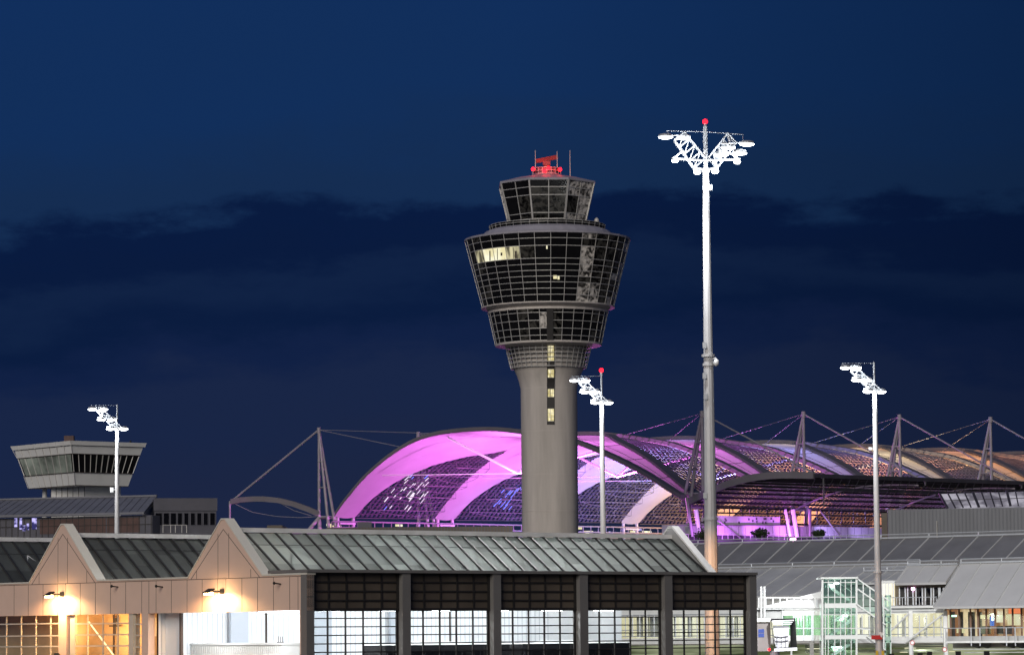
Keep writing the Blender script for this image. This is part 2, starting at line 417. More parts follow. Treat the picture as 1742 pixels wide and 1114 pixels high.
# small lit rooms seen through single panes of the drum
def drum_pt(px, py, out=.06):
    f = (py-411)/112.0; r = tr(281+(224-281)*f)*.993+out; s = ((px-932)/FPX*TY)/r; a = math.asin(max(-1, min(1, s)))
    return V((TX+r*math.sin(a), TYc-r*math.cos(a), tz(py)))
m = MB()
for (x0, x1, y0, y1) in ((928.5, 937, 433, 438.5), (940, 946, 481, 487), (947, 950.5, 482, 488)):
    m = MB(); m.poly([drum_pt(x0, y1), drum_pt(x1, y1), drum_pt(x1, y0), drum_pt(x0, y0)]); m.build('lit_ceiling_lamp', 'office_lit', tower)
for (x0, x1, y0, y1) in ((846, 847.2, 434, 452), (859, 860, 434, 452), (862, 866, 444, 452), (873, 874, 434, 452), (876, 879, 440, 451), (852, 855, 441, 446), (833, 835, 436, 452)):
    m = MB(); m.hexa([drum_pt(x0, y1), drum_pt(x1, y1), drum_pt(x1, y0), drum_pt(x0, y0)], [p+V((0, .03, 0)) for p in (drum_pt(x0, y1), drum_pt(x1, y1), drum_pt(x1, y0), drum_pt(x0, y0))]); m.build('office_partition', 'dark_panel', tower)
m = MB(); m.rev(tc2+(0,), [(tr(279), tz(411.5)), (tr(284), tz(411)), (tr(284), tz(408)), (tr(274), tz(407)), (tr(236), tz(406.5)), (tr(228), tz(404)), (tr(214), tz(396)), (tr(196), tz(392)), (tr(140), tz(391)), (tr(138), tz(390))], 32, FR+.03)
m.build('upper_deck', 'deck_grey', tower)
m = MB(); n = 40
for k in range(n):
    a = 2*math.pi*k/n; d = V((math.cos(a), math.sin(a), 0)); c = V((TX, TYc, 0))
    m.bar(c+d*tr(196)+V((0, 0, tz(392.5))), c+d*tr(199)+V((0, 0, tz(385))), .05)
for py in (385, 388.5): m.rev(tc2+(0,), [(tr(198)+.04, tz(py)), (tr(198)+.04, tz(py)+.07), (tr(198)-.04, tz(py)+.07), (tr(198)-.04, tz(py))], 40)
m.build('railing', 'tower_metal', tower)
p = at(1015, 378, TY-1); m = MB(); m.tube((p.x, p.y, tz(392)), (p.x, p.y, tz(380)), .22, 8); m.ball((p.x, p.y, tz(378)), .45, .45, .6); m.build('camera_dome', 'tower_metal', tower)
# cab
m = MB(); m.rev(tc2+(0,), [(tr(132), tz(393)), (tr(133), tz(386)), (tr(136), tz(384.5))], 8, FR-math.pi/8+.03); m.build('cab_base', 'deck_grey', tower)
rc = 1/math.cos(math.pi/8)
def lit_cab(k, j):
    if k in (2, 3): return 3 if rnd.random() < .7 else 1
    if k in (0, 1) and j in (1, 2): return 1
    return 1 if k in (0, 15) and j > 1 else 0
def cab_pt(k, f, ex=0):
    a0 = FR-math.pi/8+.03; i = k//2; A = V((math.cos(a0+i*math.pi/4), math.sin(a0+i*math.pi/4), 0)); B = V((math.cos(a0+(i+1)*math.pi/4), math.sin(a0+(i+1)*math.pi/4), 0))
    d = A if k % 2 == 0 else (A+B)/2
    return V((TX, TYc, 0))+d*(tr(171+(137-171)*f)+ex)+V((0, 0, tz(316+(384-316)*f)))
gm = MB(); fm = MB(); rows = [0, .17, .36, .79, .93, 1]
for k in range(16):
    for j in range(5): gm.poly([cab_pt(k, rows[j]), cab_pt(k+1, rows[j]), cab_pt(k+1, rows[j+1]), cab_pt(k, rows[j+1])], lit_cab(k, j) if k != 16 else 0)
    fm.bar(cab_pt(k, 0, .03), cab_pt(k, 1, .03), .28 if k % 2 == 0 else .12)
    for f in rows: fm.bar(cab_pt(k, f, .03), cab_pt(k+1, f, .03), .11)
cabg = gm.build('cab_glazing', ['dark_glass', 'smoky_glass', 'office_lit', 'painted_reflection'], tower); fm.build('mullion', 'tower_metal', cabg, root=tower)
m = MB(); ph8 = FR-math.pi/8+.03
m.rev(tc2+(0,), [(tr(170), tz(316)), (tr(175), tz(316)), (tr(175), tz(313)), (tr(168), tz(312)), (tr(112), tz(305)), (tr(106), tz(304))], 8, ph8); m.build('cab_roof', 'deck_grey', tower)
m = MB(); m.rev(tc2+(0,), [(tr(46), tz(305)), (tr(46), tz(300)), (tr(50), tz(299)), (tr(50), tz(297.5)), (tr(40), tz(297)), (tr(38), tz(287)), (tr(22), tz(286))], 16); m.build('radar_platform', 'deck_grey', tower)
m = MB(); cx = V((TX, TYc, 0))
for k in range(20):
    a = 2*math.pi*k/20; d = V((math.cos(a), math.sin(a), 0)); m.bar(cx+d*tr(49)+V((0, 0, tz(298))), cx+d*tr(49)+V((0, 0, tz(288))), .05)
for py in (293, 288): m.rev(tc2+(0,), [(tr(49)+.04, tz(py)), (tr(49)+.04, tz(py)+.08), (tr(49)-.04, tz(py)+.08), (tr(49)-.04, tz(py))], 20)
m.build('platform_railing', 'tower_metal', tower)
m = MB(); m.tube(cx+V((0, 0, tz(287))), cx+V((0, 0, tz(279))), .7, 12, .45); m.cbox(cx+V((0, 0, tz(278))), 1.3, 1.0, .7)
p, q = at(912, 274.5, TY-.6), at(948, 267.5, TY+.6)
ax = (q-p); m.bar(p, q, .55, .75)
for f in (.15, .35, .5, .65, .85): m.bar(p+ax*f, cx+V((0, 0, tz(278.5))), .07)
m.build('radar_antenna', 'radar_red', tower)
for (px, y0, y1) in ((911, 290, 256), (948, 290, 258), (970, 305, 257)):
    p = at(px, y0, TY-.5); m = MB(); m.tube(p, (p.x, p.y, tz(y1)), .09, 6, .05); m.build('aerial', 'tower_metal', tower)
for px, py, dy in ((907, 288, -2.4), (933, 286, -2.5), (926, 290.5, -2.6), (952.5, 288.5, -2.4)):
    p = at(px, py, TY+dy); m = MB(); m.ball(p, .34, .34, .34); b = m.build('obstruction_light', 'beacon_red', tower, True)
    light('POINT', p+V((0, -.55, .25)), 90, (1, .05, .05), .3, parent=tower)

# ================================================================== floodlight masts
def lamp_head(mb_h, mb_l, c, wd=.9, dp=.55):
    c = V(c); mb_h.ball(c+V((0, 0, .06)), wd/2, dp/2, .16); mb_h.cbox(c+V((0, 0, -.04)), wd*.9, dp*.95, .06)
    mb_l.ball(c+V((0, 0, -.10)), wd*.5, dp*.52, .15)
def truss(mb, a0, a1, b0, b1, nb, r):
    a0, a1, b0, b1 = map(V, (a0, a1, b0, b1)); mb.tube(a0, a1, r, 6); mb.tube(b0, b1, r, 6)
    for k in range(nb+1):
        f = k/nb; mb.tube(a0.lerp(a1, f), b0.lerp(b1, f), r*.7, 5)
        if k < nb: mb.tube(a0.lerp(a1, f), b0.lerp(b1, (k+1)/nb), r*.7, 5)
def single_mast():
    root = thing('floodlight_mast', 'x', 'floodlight mast', (0, 0, 0), 'tall floodlight masts on the apron'); H = 27.2
    m = MB(); m.tube((0, 0, 0), (0, 0, H*.42), .36, 12, .30); m.tube((0, 0, H*.42), (0, 0, H), .285, 12, .19); m.build('pole', 'mast_steel', root)
    for z0, z1, r_ in ((H*.42-.1, H*.42+.12, .40), (H-.25, H+.1, .26)): m = MB(); m.tube((0, 0, z0), (0, 0, z1), r_, 12); m.build('collar', 'mast_steel', root)
    m = MB(); m.tube((0, 0, H), (0, 0, H+2.5), .085, 8); m.tube((-2.8, .1, H+2.45), (0, 0, H+2.4), .015, 4); m.tube((-2.8, .1, H+2.45), (-2.5, 0, H+2.1), .02, 4); m.build('top_post', 'galvanised', root)
    m = MB()
    for y in (-.38, .38): truss(m, (.55, y, H+.05), (-1.75, y, H+2.25), (-.35, y, H+.02), (-2.1, y, H+1.75), 5, .04)
    for f in (0, .25, .5, .75, 1): p = V((.55, 0, H+.05)).lerp(V((-1.75, 0, H+2.25)), f); m.tube(p+V((0, -.38, 0)), p+V((0, .38, 0)), .045, 5); p = V((-.35, 0, H+.02)).lerp(V((-2.1, 0, H+1.75)), f); m.tube(p+V((0, -.38, 0)), p+V((0, .38, 0)), .045, 5)
    for zz, x0, x1 in ((.04, -.6, .75), (1.05, -1.6, -.4), (2.13, -2.5, -1.3)): m.tube((x0, -.5, H+zz+.12), (x1, .5, H+zz+.12), .05, 6)
    m.build('truss_arm', 'galvanised', root)
    for (x, y, zz) in ((-2.55, -.6, 2.08), (-1.5, .6, 2.15), (-1.6, -.6, 1.0), (-.6, .6, 1.07), (-.62, -.6, 0.0), (.62, .6, .04)):
        h = MB(); l = MB(); lamp_head(h, l, (x, y, H+zz)); ho = h.build('floodlight', 'galvanised', root, True); l.build('lens', 'lamp_white', ho, root=root)
    for (x, zz) in ((-1.9, 1.75), (-1.0, .6), (-.05, -.55)): light('POINT', (x, -.75, H+zz-.3), 170, (.9, .95, 1), .25, parent=root)
    light('SPOT', (-3.6, -3.0, H-.6), 5500, (.96, .97, 1), .4, target=(-3.6, 8, 0), spot=R(160), blend=.8, parent=root)
    return root
mproto = single_mast()
HM = 27.2
mcopies = [mproto, copy_tree(mproto), copy_tree(mproto)]
labels = ['white floodlight mast at left in front of the small apron tower', 'floodlight mast with red beacon, just right of the tall control tower', 'rightmost floodlight mast, in front of the glass stair tower']
for i, (px, py, Y) in enumerate(((195, 688, 360), (1022, 638, 318), (1488, 616, 298))):
    o = mcopies[i]; o['label'] = labels[i]
    p = at(px+4, 900, Y); ztop = at(px, py, Y).z; o.location = (p.x, p.y, ztop-(HM+2.5)); OFF[o.name] = V(o.location)
    if i == 1:
        m = MB(); m.tube(V(o.location)+V((0, 0, HM+2.5)), V(o.location)+V((0, 0, HM+2.75)), .12, 8); b = m.build('beacon_base', 'galvanised', o)
        m = MB(); m.ball(V(o.location)+V((0, 0, HM+2.95)), .2, .2, .2); m.build('beacon', 'beacon_red', o, True)
    def cam_box(px_, py_, sx=.35, sz=.5, dx=-.45, mat='white_paint', nm='camera_box'):
        q = at(px_, py_, Y); m = MB(); m.cbox((q.x, q.y-.1, q.z), sx, .35, sz); m.bar((q.x, q.y-.1, q.z), (p.x, p.y, q.z), .08); m.build(nm, mat, o)
    if i == 0: cam_box(190.5, 833)
    if i == 2:
        light('SPOT', V(o.location)+V((.7, 1.2, HM)), 190000, (.97, .98, 1), .5, target=at(1560, 1000, 392), spot=R(85), blend=.7, parent=o)
        cam_box(1480, 763, .22, .22)
        q = at(1492, 1083, Y); m = MB(); m.box((q.x-.55, q.y-.55, q.z-.2), (.95, 0, 0), (0, .06, 0), (0, 0, .36)); s = m.build('warning_plate', 'red_paint', o)
        m = MB(); t = at(1498, 1079, Y); m.hexa([(t.x-.22, q.y-.60, t.z+.22), (t.x+.22, q.y-.60, t.z+.22), (t.x+.02, q.y-.60, t.z-.22), (t.x-.02, q.y-.60, t.z-.22)], [(t.x-.22, q.y-.57, t.z+.22), (t.x+.22, q.y-.57, t.z+.22), (t.x+.02, q.y-.57, t.z-.22), (t.x-.02, q.y-.57, t.z-.22)])
        m.build('triangle_mark', 'white_paint', s, root=o)
        for xx in (1491, 1501):
            q = at(xx, 1110, Y); m = MB(); m.cbox((q.x, q.y-.42, q.z), .22, .05, .42); m.build('sticker', 'yellow_paint', o)

# the tall twin-armed mast
DY = 268
dp_ = at(1210, 970, DY); DH = at(1202, 291, DY).z
dm = thing('twin_floodlight_mast', 'tallest floodlight mast, with two lattice arms and red beacon, behind the glazed hall', 'floodlight mast', (dp_.x, dp_.y, 0), 'tall floodlight masts on the apron')
O = V((dp_.x, dp_.y, 0))
m = MB(); m.tube(O, O+V((0, 0, DH*.32)), .60, 12, .50); m.tube(O+V((0, 0, DH*.32)), O+V((0, 0, DH*.62)), .485, 12, .39); m.tube(O+V((0, 0, DH*.62)), O+V((0, 0, DH)), .375, 12, .25); m.build('pole', 'mast_steel', dm)
m = MB()
for f, r_ in ((.32, .56), (.62, .46), (1.0, .33)): m.tube(O+V((0, 0, DH*f-.1)), O+V((0, 0, DH*f+.1)), r_, 12)
zc = at(1206, 605, DY).z; m.tube(O+V((0, 0, zc-.1)), O+V((0, 0, zc+.1)), .52, 12); m.build('collar', 'mast_steel', dm)
for px, py in ((1198, 588), (1198, 640), (1200, 675), (1199, 843), (1208, 320)):
    q = at(px, py, DY); m = MB(); m.cbox((q.x, O.y-.47 if px < 1205 else O.y-.2, q.z), .30, .12, .45); m.build('hatch', 'galvanised', dm)
q = at(1218, 617, DY); m = MB(); m.bar(O+V((0, 0, q.z+.25)), (q.x, q.y-.3, q.z+.35), .09); m.ball((q.x, q.y-.3, q.z), .22, .22, .3); m.build('dome_camera', 'white_paint', dm, True)
def dl(x, y, zz): return O+V((x, y, DH+zz))
m = MB(); m.tube(dl(0, 0, 0), dl(0, 0, 3.55), .17, 10); m.tube(dl(0, 0, 3.5), dl(0, 0, 3.75), .1, 8); m.build('top_post', 'galvanised', dm)
m = MB(); m.tube(dl(-3.05, .2, 3.25), dl(0, 0, 3.1), .03, 5); m.tube(dl(0, 0, 3.1), dl(3.0, .2, 2.9), .03, 5); m.tube(dl(-3.05, .2, 3.25), dl(-2.6, 0, 2.7), .02, 4); m.tube(dl(3, .2, 2.9), dl(2.95, 0, 2.2), .02, 4); m.build('stay_wire', 'galvanised', dm)
for sgn, oa, ob, ia, ib in ((-1, (-.95, .2), (-2.45, 2.45), (0, .98), (-1.65, 3.07)), (1, (.9, .2), (2.42, 2.16), (.22, 1.05), (1.75, 2.94))):
    m = MB()
    for y in (-.5, .5):
        truss(m, dl(oa[0], y, oa[1]), dl(ob[0], y, ob[1]), dl(ia[0], y*.8, ia[1]), dl(ib[0], y, ib[1]), 4, .052)
        m.tube(dl(oa[0], y, oa[1]), dl(0, y*.4, .1), .07, 6); m.tube(dl(ob[0], y, ob[1]), dl(ib[0], y, ib[1]), .06, 6)
    for f in (0, .33, .66, 1):
        for c0, c1 in ((oa, ob), (ia, ib)):
            x_ = c0[0]+(c1[0]-c0[0])*f; z_ = c0[1]+(c1[1]-c0[1])*f; m.tube(dl(x_, -.5, z_), dl(x_, .5, z_), .05, 5)
    zb = .95 if sgn < 0 else .85
    m.tube(dl(0, -.6, .75), dl(sgn*2.7, -.6, zb-.05), .09, 6); m.tube(dl(sgn*2.55, -.6, zb), dl(sgn*1.9, -.5, zb+.5), .07, 6)
    z2 = 2.75 if sgn < 0 else 2.1
    m.tube(dl(sgn*1.2, -.5, z2-.02), dl(sgn*3.1, -.5, z2+.05), .06, 6)
    m.build('truss_arm', 'galvanised', dm)
for (x, y, zz) in ((-3.17, -.7, 2.71), (-1.7, .5, 2.81), (3.24, -.7, 2.09), (1.83, .5, 2.0), (2.65, -.7, 1.38), (1.3, .5, 1.45), (-2.45, -.6, .85), (2.45, -.6, .70), (-.72, -.8, -.12), (.69, -.8, -.08)):
    h = MB(); l = MB(); lamp_head(h, l, dl(x, y, zz), 1.15 if abs(x) > 1.2 and abs(x) != 2.45 else .55, .6); ho = h.build('floodlight', 'galvanised', dm, True); l.build('lens', 'lamp_white', ho, root=dm)
m = MB(); m.ball(dl(0, 0, 3.92), .2, .2, .2); m.build('beacon', 'beacon_red', dm, True)
for (x, zz) in ((-2.2, 1.7), (-1.1, .55), (1.1, .5), (2.2, 1.2), (0, -.6)): light('POINT', dl(x, -1.1, zz-.3), 330, (.9, .95, 1), .3, parent=dm)
light('SPOT', dl(-3.5, -4.5, -1), 13000, (.96, .97, 1), .5, target=(O.x-3.5, O.y, 0), spot=R(160), blend=.8, parent=dm)
light('SPOT', dl(-3.2, -1.2, 2.4), 42000, (1, .98, .93), .5, target=at(760, 950, 236), spot=R(78), blend=.7, parent=dm)

# ================================================================== front hall (gabled, glazed)
KP = at(522, 980, 220); K = (KP.x, KP.y)
ca, sa = math.cos(R(50)), math.sin(R(50))
a_ = V((-ca, sa)); b_ = V((sa, ca))
A = Plane(K, a_, -b_); B = Plane(K, b_, -a_)
hall = thing('glazed_hall', 'wide hall with beige gabled front at left and dark gridded glass side', 'hall', (K[0], K[1], 0))
zt = A.z(520, 977); zh = A.z(510, 1038); aEnd = A.u(-60)+4
zs = A.z(400, 983)                                 # seam line at the foot of the gables
TH = .55
bL = B.u(1287)
def gpoly(us, zs_): return [A.pt(u, zz, 0) for u, zz in zip(us, zs_)]
gab = []
for (xl, xa, ya, xr, yl, yr) in ((320, 380, 884, 447, 976, 972), (50, 107, 893, 166, 984, 979)):
    gab.append((A.u(xr, yr), A.u(xa, ya), A.u(xl, yl), A.z(xa, ya)))
d_ = gab[1][1]-gab[0][1]; gab.append((gab[1][0]+d_, gab[1][1]+d_, gab[1][2]+d_, gab[1][3]))
aEnd = gab[2][2]+4
# front wall: one outline with the gables, extruded backwards
out = [(0, zh), (0, zt)]
for (u0, ua, u1, za) in gab: out += [(u0, zt), (ua-.22, za), (ua+.22, za), (u1, zt)]
out += [(aEnd, zt), (aEnd, zh)]
m = MB(); f1 = [A.pt(u, zz, 0) for u, zz in out]; f2 = [A.pt(u, zz, -TH) for u, zz in out]
# header strip and gables as convex solids
m.hexa([A.pt(0, zh), A.pt(aEnd, zh), A.pt(aEnd, zt), A.pt(0, zt)], [A.pt(0, zh, -TH), A.pt(aEnd, zh, -TH), A.pt(aEnd, zt, -TH), A.pt(0, zt, -TH)])
for (u0, ua, u1, za) in gab:
    m.hexa([A.pt(u0, zt+.002), A.pt(u1, zt+.002), A.pt(ua+.22, za), A.pt(ua-.22, za)], [A.pt(u0, zt+.002, -TH), A.pt(u1, zt+.002, -TH), A.pt(ua+.22, za, -TH), A.pt(ua-.22, za, -TH)])
fw = m.build('front_wall', 'cladding_beige', hall)
# cap strips on the gables and the parapet
m = MB()
def cap_seg(p0, p1):
    (u0, z0), (u1, z1) = p0, p1; t = .10
    m.hexa([A.pt(u0, z0, .06), A.pt(u1, z1, .06), A.pt(u1, z1, -TH-.15), A.pt(u0, z0, -TH-.15)], [A.pt(u0, z0+t, .06), A.pt(u1, z1+t, .06), A.pt(u1, z1+t, -TH-.15), A.pt(u0, z0+t, -TH-.15)])
prev = -.02
for (u0, ua, u1, za) in gab:
    cap_seg((prev, zt+.01), (u0, zt+.01)); cap_seg((u0, zt+.01), (ua-.22, za+.01)); cap_seg((ua-.22, za+.01), (ua+.22, za+.01)); cap_seg((ua+.22, za+.01), (u1, zt+.01)); prev = u1
cap_seg((prev, zt+.01), (aEnd, zt+.01)); m.build('coping', 'cladding_cap', fw, root=hall)
# panel joints
m = MB(); sw = .035
m.bar(A.pt(0, zs, .004), A.pt(aEnd, zs, .004), .012, sw)
for x in (75, 150, 228, 305, 347, 425, 505, 585, 665, 750, 788, 826, 907, 990, 1070, 1152, 1195, 1280, 1363, 1447, 1533, 1577):
    u = A.u(x/3.11, 1010); m.bar(A.pt(u, zh, .003), A.pt(u, zs, .003), sw, .012, up=V((a_.x, a_.y, 0)).cross(V((0, 0, 1))))
for (u0, ua, u1, za) in gab:
    for u in (ua-.62, ua+.62, ua-3.1, ua+3.1):
        k = (za-zt)*(1-(abs(u-ua)-.22)/((u1-ua)-.22)); zz = zt+max(0, k)-.5
        if zz > zs: m.bar(A.pt(u, zs, .003), A.pt(u, zz, .003), sw, .012, up=V((a_.x, a_.y, 0)).cross(V((0, 0, 1))))
    for (us, ue) in ((u0+.35, ua), (u1-.35, ua)): m.bar(A.pt(us, zs+.02, .004), A.pt(ue, za-.62, .004), .012, sw)
m.build('panel_joint', 'dark_seam', fw, root=hall)
# small bird-proof hooks / pipe stubs
for px, py in ((201, 998), (277, 998), (478, 993)):
    p = A.w(px, py); q = A.pt(A.u(px, py), p.z+.06, .55); m = MB(); m.tube(p, q, .05, 6); m.ball(q, .09, .09, .11); m.build('pipe_stub', 'black_plastic', hall)
# piers under the header on the gabled front
def pier(x0, x1, mat='cladding_beige', o=0.0, dep=TH, nm='pier', ztop=None):
    u0, u1 = A.u(x0, 1075), A.u(x1, 1075); m = MB(); zt_ = (ztop or zh)-.002
    m.hexa([A.pt(u0, 0, o), A.pt(u1, 0, o), A.pt(u1, 0, o-dep), A.pt(u0, 0, o-dep)], [A.pt(u0, zt_, o), A.pt(u1, zt_, o), A.pt(u1, zt_, o-dep), A.pt(u0, zt_, o-dep)])
    return m.build(nm, mat, hall)
pier(522, 510); pier(252, 241); pier(113, 99.5); pier(225, 217, 'door_frame', -.08); pier(122, 113.5, 'door_frame', -.25, .2)
# glazed doors
def gate(x0, x1, cols, yrows):
    uu = [A.u(x, 1075) for x in cols]; zz = [A.z((x0+x1)/2, y) for y in yrows]+[.1]
    m = MB(); o = -.22
    for u in uu: m.bar(A.pt(u, 0, o), A.pt(u, zh-.02, o), .09, .07, up=V((a_.x, a_.y, 0)).cross(V((0, 0, 1))))
    for q in zz: m.bar(A.pt(uu[0], q, o+.003), A.pt(uu[-1], q, o+.003), .07, .09)
    k = zz[-2]
    while k > 1.2: k -= .92; m.bar(A.pt(uu[0], k, o+.003), A.pt(uu[-1], k, o+.003), .07, .09)
    d = m.build('glazed_door', 'door_frame', hall)
    m = MB(); m.poly([A.pt(uu[0], .1, o-.02), A.pt(uu[-1], .1, o-.02), A.pt(uu[-1], zh-.02, o-.02), A.pt(uu[0], zh-.02, o-.02)]); m.build('door_pane', 'clear_glass', d, root=hall)
s67 = lambda xs: [x/6.7 for x in xs]
gate(0, 99, [99]+s67([548, 380, 213, 45])+[-18, -42, -62], [1060.5, 1081, 1099])
gate(123, 217, s67([1450, 1315, 1145, 970, 825]), [1060, 1079, 1098])
gate(226, 241, s67([1612, 1512]), [1061, 1080, 1100])
# rooms behind the warm doors
uw0, uw1 = A.u(241, 1075), aEnd
m = MB(); bk = 3.2
m.poly([A.pt(uw0, 0, -bk), A.pt(uw1, 0, -bk), A.pt(uw1, zh+.6, -bk), A.pt(uw0, zh+.6, -bk)]); m.poly([A.pt(uw0, zh+.6, -bk), A.pt(uw1, zh+.6, -bk), A.pt(uw1, zh+.6, -TH-.01), A.pt(uw0, zh+.6, -TH-.01)])
m.build('room_wall', 'warm_wall', hall)
m = MB()
for u in (uw0+2.1, uw0+2.5, uw0+8): m.tube(A.pt(u, 0, -bk+.2), A.pt(u, zh+.5, -bk+.2), .07, 8)
m.tube(A.pt(uw0+1.3, 4.2, -bk+.2), A.pt(uw0+1.3, 2.5, -bk+.2), .09, 8); m.build('pipe', 'dark_seam', hall)
p = A.w(196, 1064, -bk+.25); m = MB()
ux = V((a_.x, a_.y, 0)); m.bar(p-ux*.75, p+ux*.75, .06, .10); m.bar(p+V((0, 0, .5)), p+V((0, 0, -.55)), .08, .08); m.cbox(p+V((0, 0, .42)), .3, .3, .3); m.build('hanging_cross_bar', 'black_plastic', hall)
m = MB(); m.hexa(*[[A.pt(A.u(207, 1062), z0, -bk+.08+dd) for z0 in (p.z-.75, p.z+.55)]+[A.pt(A.u(184, 1062), z0, -bk+.08+dd) for z0 in (p.z+.55, p.z-.75)] for dd in (0, .03)]); m.build('notice_board', 'panel_white', hall)
p0, p1 = A.w(151, 1057, -1.2), A.w(195, 1116, -1.2); m = MB(); m.tube(p0, p1, .055, 8); m.build('strip_lamp', emit('strip_warm', (1, .72, .36), 2.2), hall)
for f in (.2, .8): light('POINT', p0.lerp(p1, f)+V((0, 0, .2)), 190, (1, .54, .19), .3, parent=hall)
for u in (uw0+6, uw0+13): light('POINT', A.pt(u, zh-1.2, -1.7), 300, (1, .52, .18), .3, parent=hall)
p = A.w(96, 1113, .35); m = MB(); m.cbox(p, .35, .35, .25); m.bar(p, A.pt(A.u(101, 1110), p.z, 0), .08); m.build('camera_box', 'black_plastic', hall)
# wall floodlights under the gables
for px, py, bx, by in ((93.5, 1014, 107, 1010.5), (366, 1007.5, 379, 1005.5)):
    u, zz = A.hit(bx, by); br = A.pt(u, zz, 0); lp = A.w(px, py, 1.15)
    lp.z = zz-.02
    m = MB(); m.tube(br, br+V((-b_.x, -b_.y, 0))*1.15, .06, 8); m.cbox(br+V((-b_.x*.05, -b_.y*.05, 0)), .3, .3, .35)
    m.build('lamp_bracket', 'black_plastic', hall)
    e_ = br+V((-b_.x, -b_.y, 0))*1.15
    # shade: a wedge-shaped reflector open to the wall and downwards
    m = MB(); ux = V((a_.x, a_.y, 0)); nb = V((-b_.x, -b_.y, 0))
    m.hexa([e_-ux*.38+nb*.22-V((0, 0, .12)), e_+ux*.38+nb*.22-V((0, 0, .12)), e_+ux*.38-nb*.25+V((0, 0, .12)), e_-ux*.38-nb*.25+V((0, 0, .12))], [e_-ux*.38+nb*.22-V((0, 0, .06)), e_+ux*.38+nb*.22-V((0, 0, .06)), e_+ux*.38-nb*.25+V((0, 0, .20)), e_-ux*.38-nb*.25+V((0, 0, .20))])
    wl = m.build('wall_floodlight', 'black_plastic', hall)
    m = MB(); m.cbox(e_-V((0, 0, .14)), .62, .30, .16, rot=math.atan2(a_.y, a_.x)); m.build('lamp_lens', 'lamp_warm', wl, root=hall)
    light('SPOT', e_-V((0, 0, .25)), 2300, (1, .56, .24), .12, target=br+V((0, 0, -3.2)), spot=R(168), blend=.35, parent=hall)
    light('POINT', e_-V((0, 0, .34)), 170, (1, .56, .27), .15, parent=hall)

# ---- dark gridded side
zb_ = B.z(900, 975.5); zbh = B.z(900, 1035.5)
Zs = lambda x: x/2.1775+500
pil = [(47, 75), (403, 433), (740, 768), (1060, 1090), (1375, 1403), (1690, 1715)]
upB = V((0, 0, 1))
pu = []
for (x0, x1) in pil:
    u0, u1 = B.u(Zs(x0), 1030), B.u(Zs(x1), 1030); pu.append((u0, u1)); m = MB()
    m.hexa([B.pt(u0, 0), B.pt(u1, 0), B.pt(u1, 0, -.62), B.pt(u0, 0, -.62)], [B.pt(u0, zb_), B.pt(u1, zb_), B.pt(u1, zb_, -.62), B.pt(u0, zb_, -.62)]); m.build('pillar', 'grey_pillar', hall)
m = MB(); u0, u1 = pu[0][0]-.02, pu[-1][1]+.02
m.hexa([B.pt(u0, zb_+.003, .12), B.pt(u1, zb_+.003, .12), B.pt(u1, zb_+.003, -4.2), B.pt(u0, zb_+.003, -4.2)], [B.pt(u0, zb_+.2, .12), B.pt(u1, zb_+.2, .12), B.pt(u1, zb_+.2, -4.2), B.pt(u0, zb_+.2, -4.2)]); m.build('parapet', 'grey_pillar', hall)
for i in range(5):
    ua, ub = pu[i][1]+.002, pu[i+1][0]-.002; m = MB(); o = -.45
    m.box(B.pt(ua, zbh, o), B.pt(ub, zbh, o)-B.pt(ua, zbh, o), B.pt(ua, zbh, o-.12)-B.pt(ua, zbh, o), (0, 0, zb_-zbh-.01)); up = m.build('upper_panel', 'dark_panel', hall)
    m = MB(); fr = MB(); ncol = 5
    for k in range(ncol+1):
        u = ua+(ub-ua)*k/ncol; u = min(max(u, ua+.03), ub-.03); ww = .10 if 0 < k < ncol else .34
        m.bar(B.pt(u, zbh+.01, o+.05), B.pt(u, zb_-.02, o+.05), ww, .08, up=V((b_.x, b_.y, 0)).cross(upB)); fr.bar(B.pt(u, 0, -.5), B.pt(u, zbh+.03, -.5), ww*.9, .10, up=V((b_.x, b_.y, 0)).cross(upB))
    for k in range(5):
        zz = zbh+(zb_-zbh)*k/4; m.bar(B.pt(ua, zz, o+.053), B.pt(ub, zz, o+.053), .08, .10 if k else .2)
    m.build('rail', 'dark_frame', up, root=hall)
    zz = zbh-.56
    while zz > .2: fr.bar(B.pt(ua, zz, -.497), B.pt(ub, zz, -.497), .10, .075); zz -= .545
    gz = fr.build('glazing_grid', 'dark_frame', hall)
    m = MB(); m.poly([B.pt(ua, 0, -.56), B.pt(ub, 0, -.56), B.pt(ub, zbh, -.56), B.pt(ua, zbh, -.56)]); m.build('glass_pane', 'clear_glass', gz, root=hall)
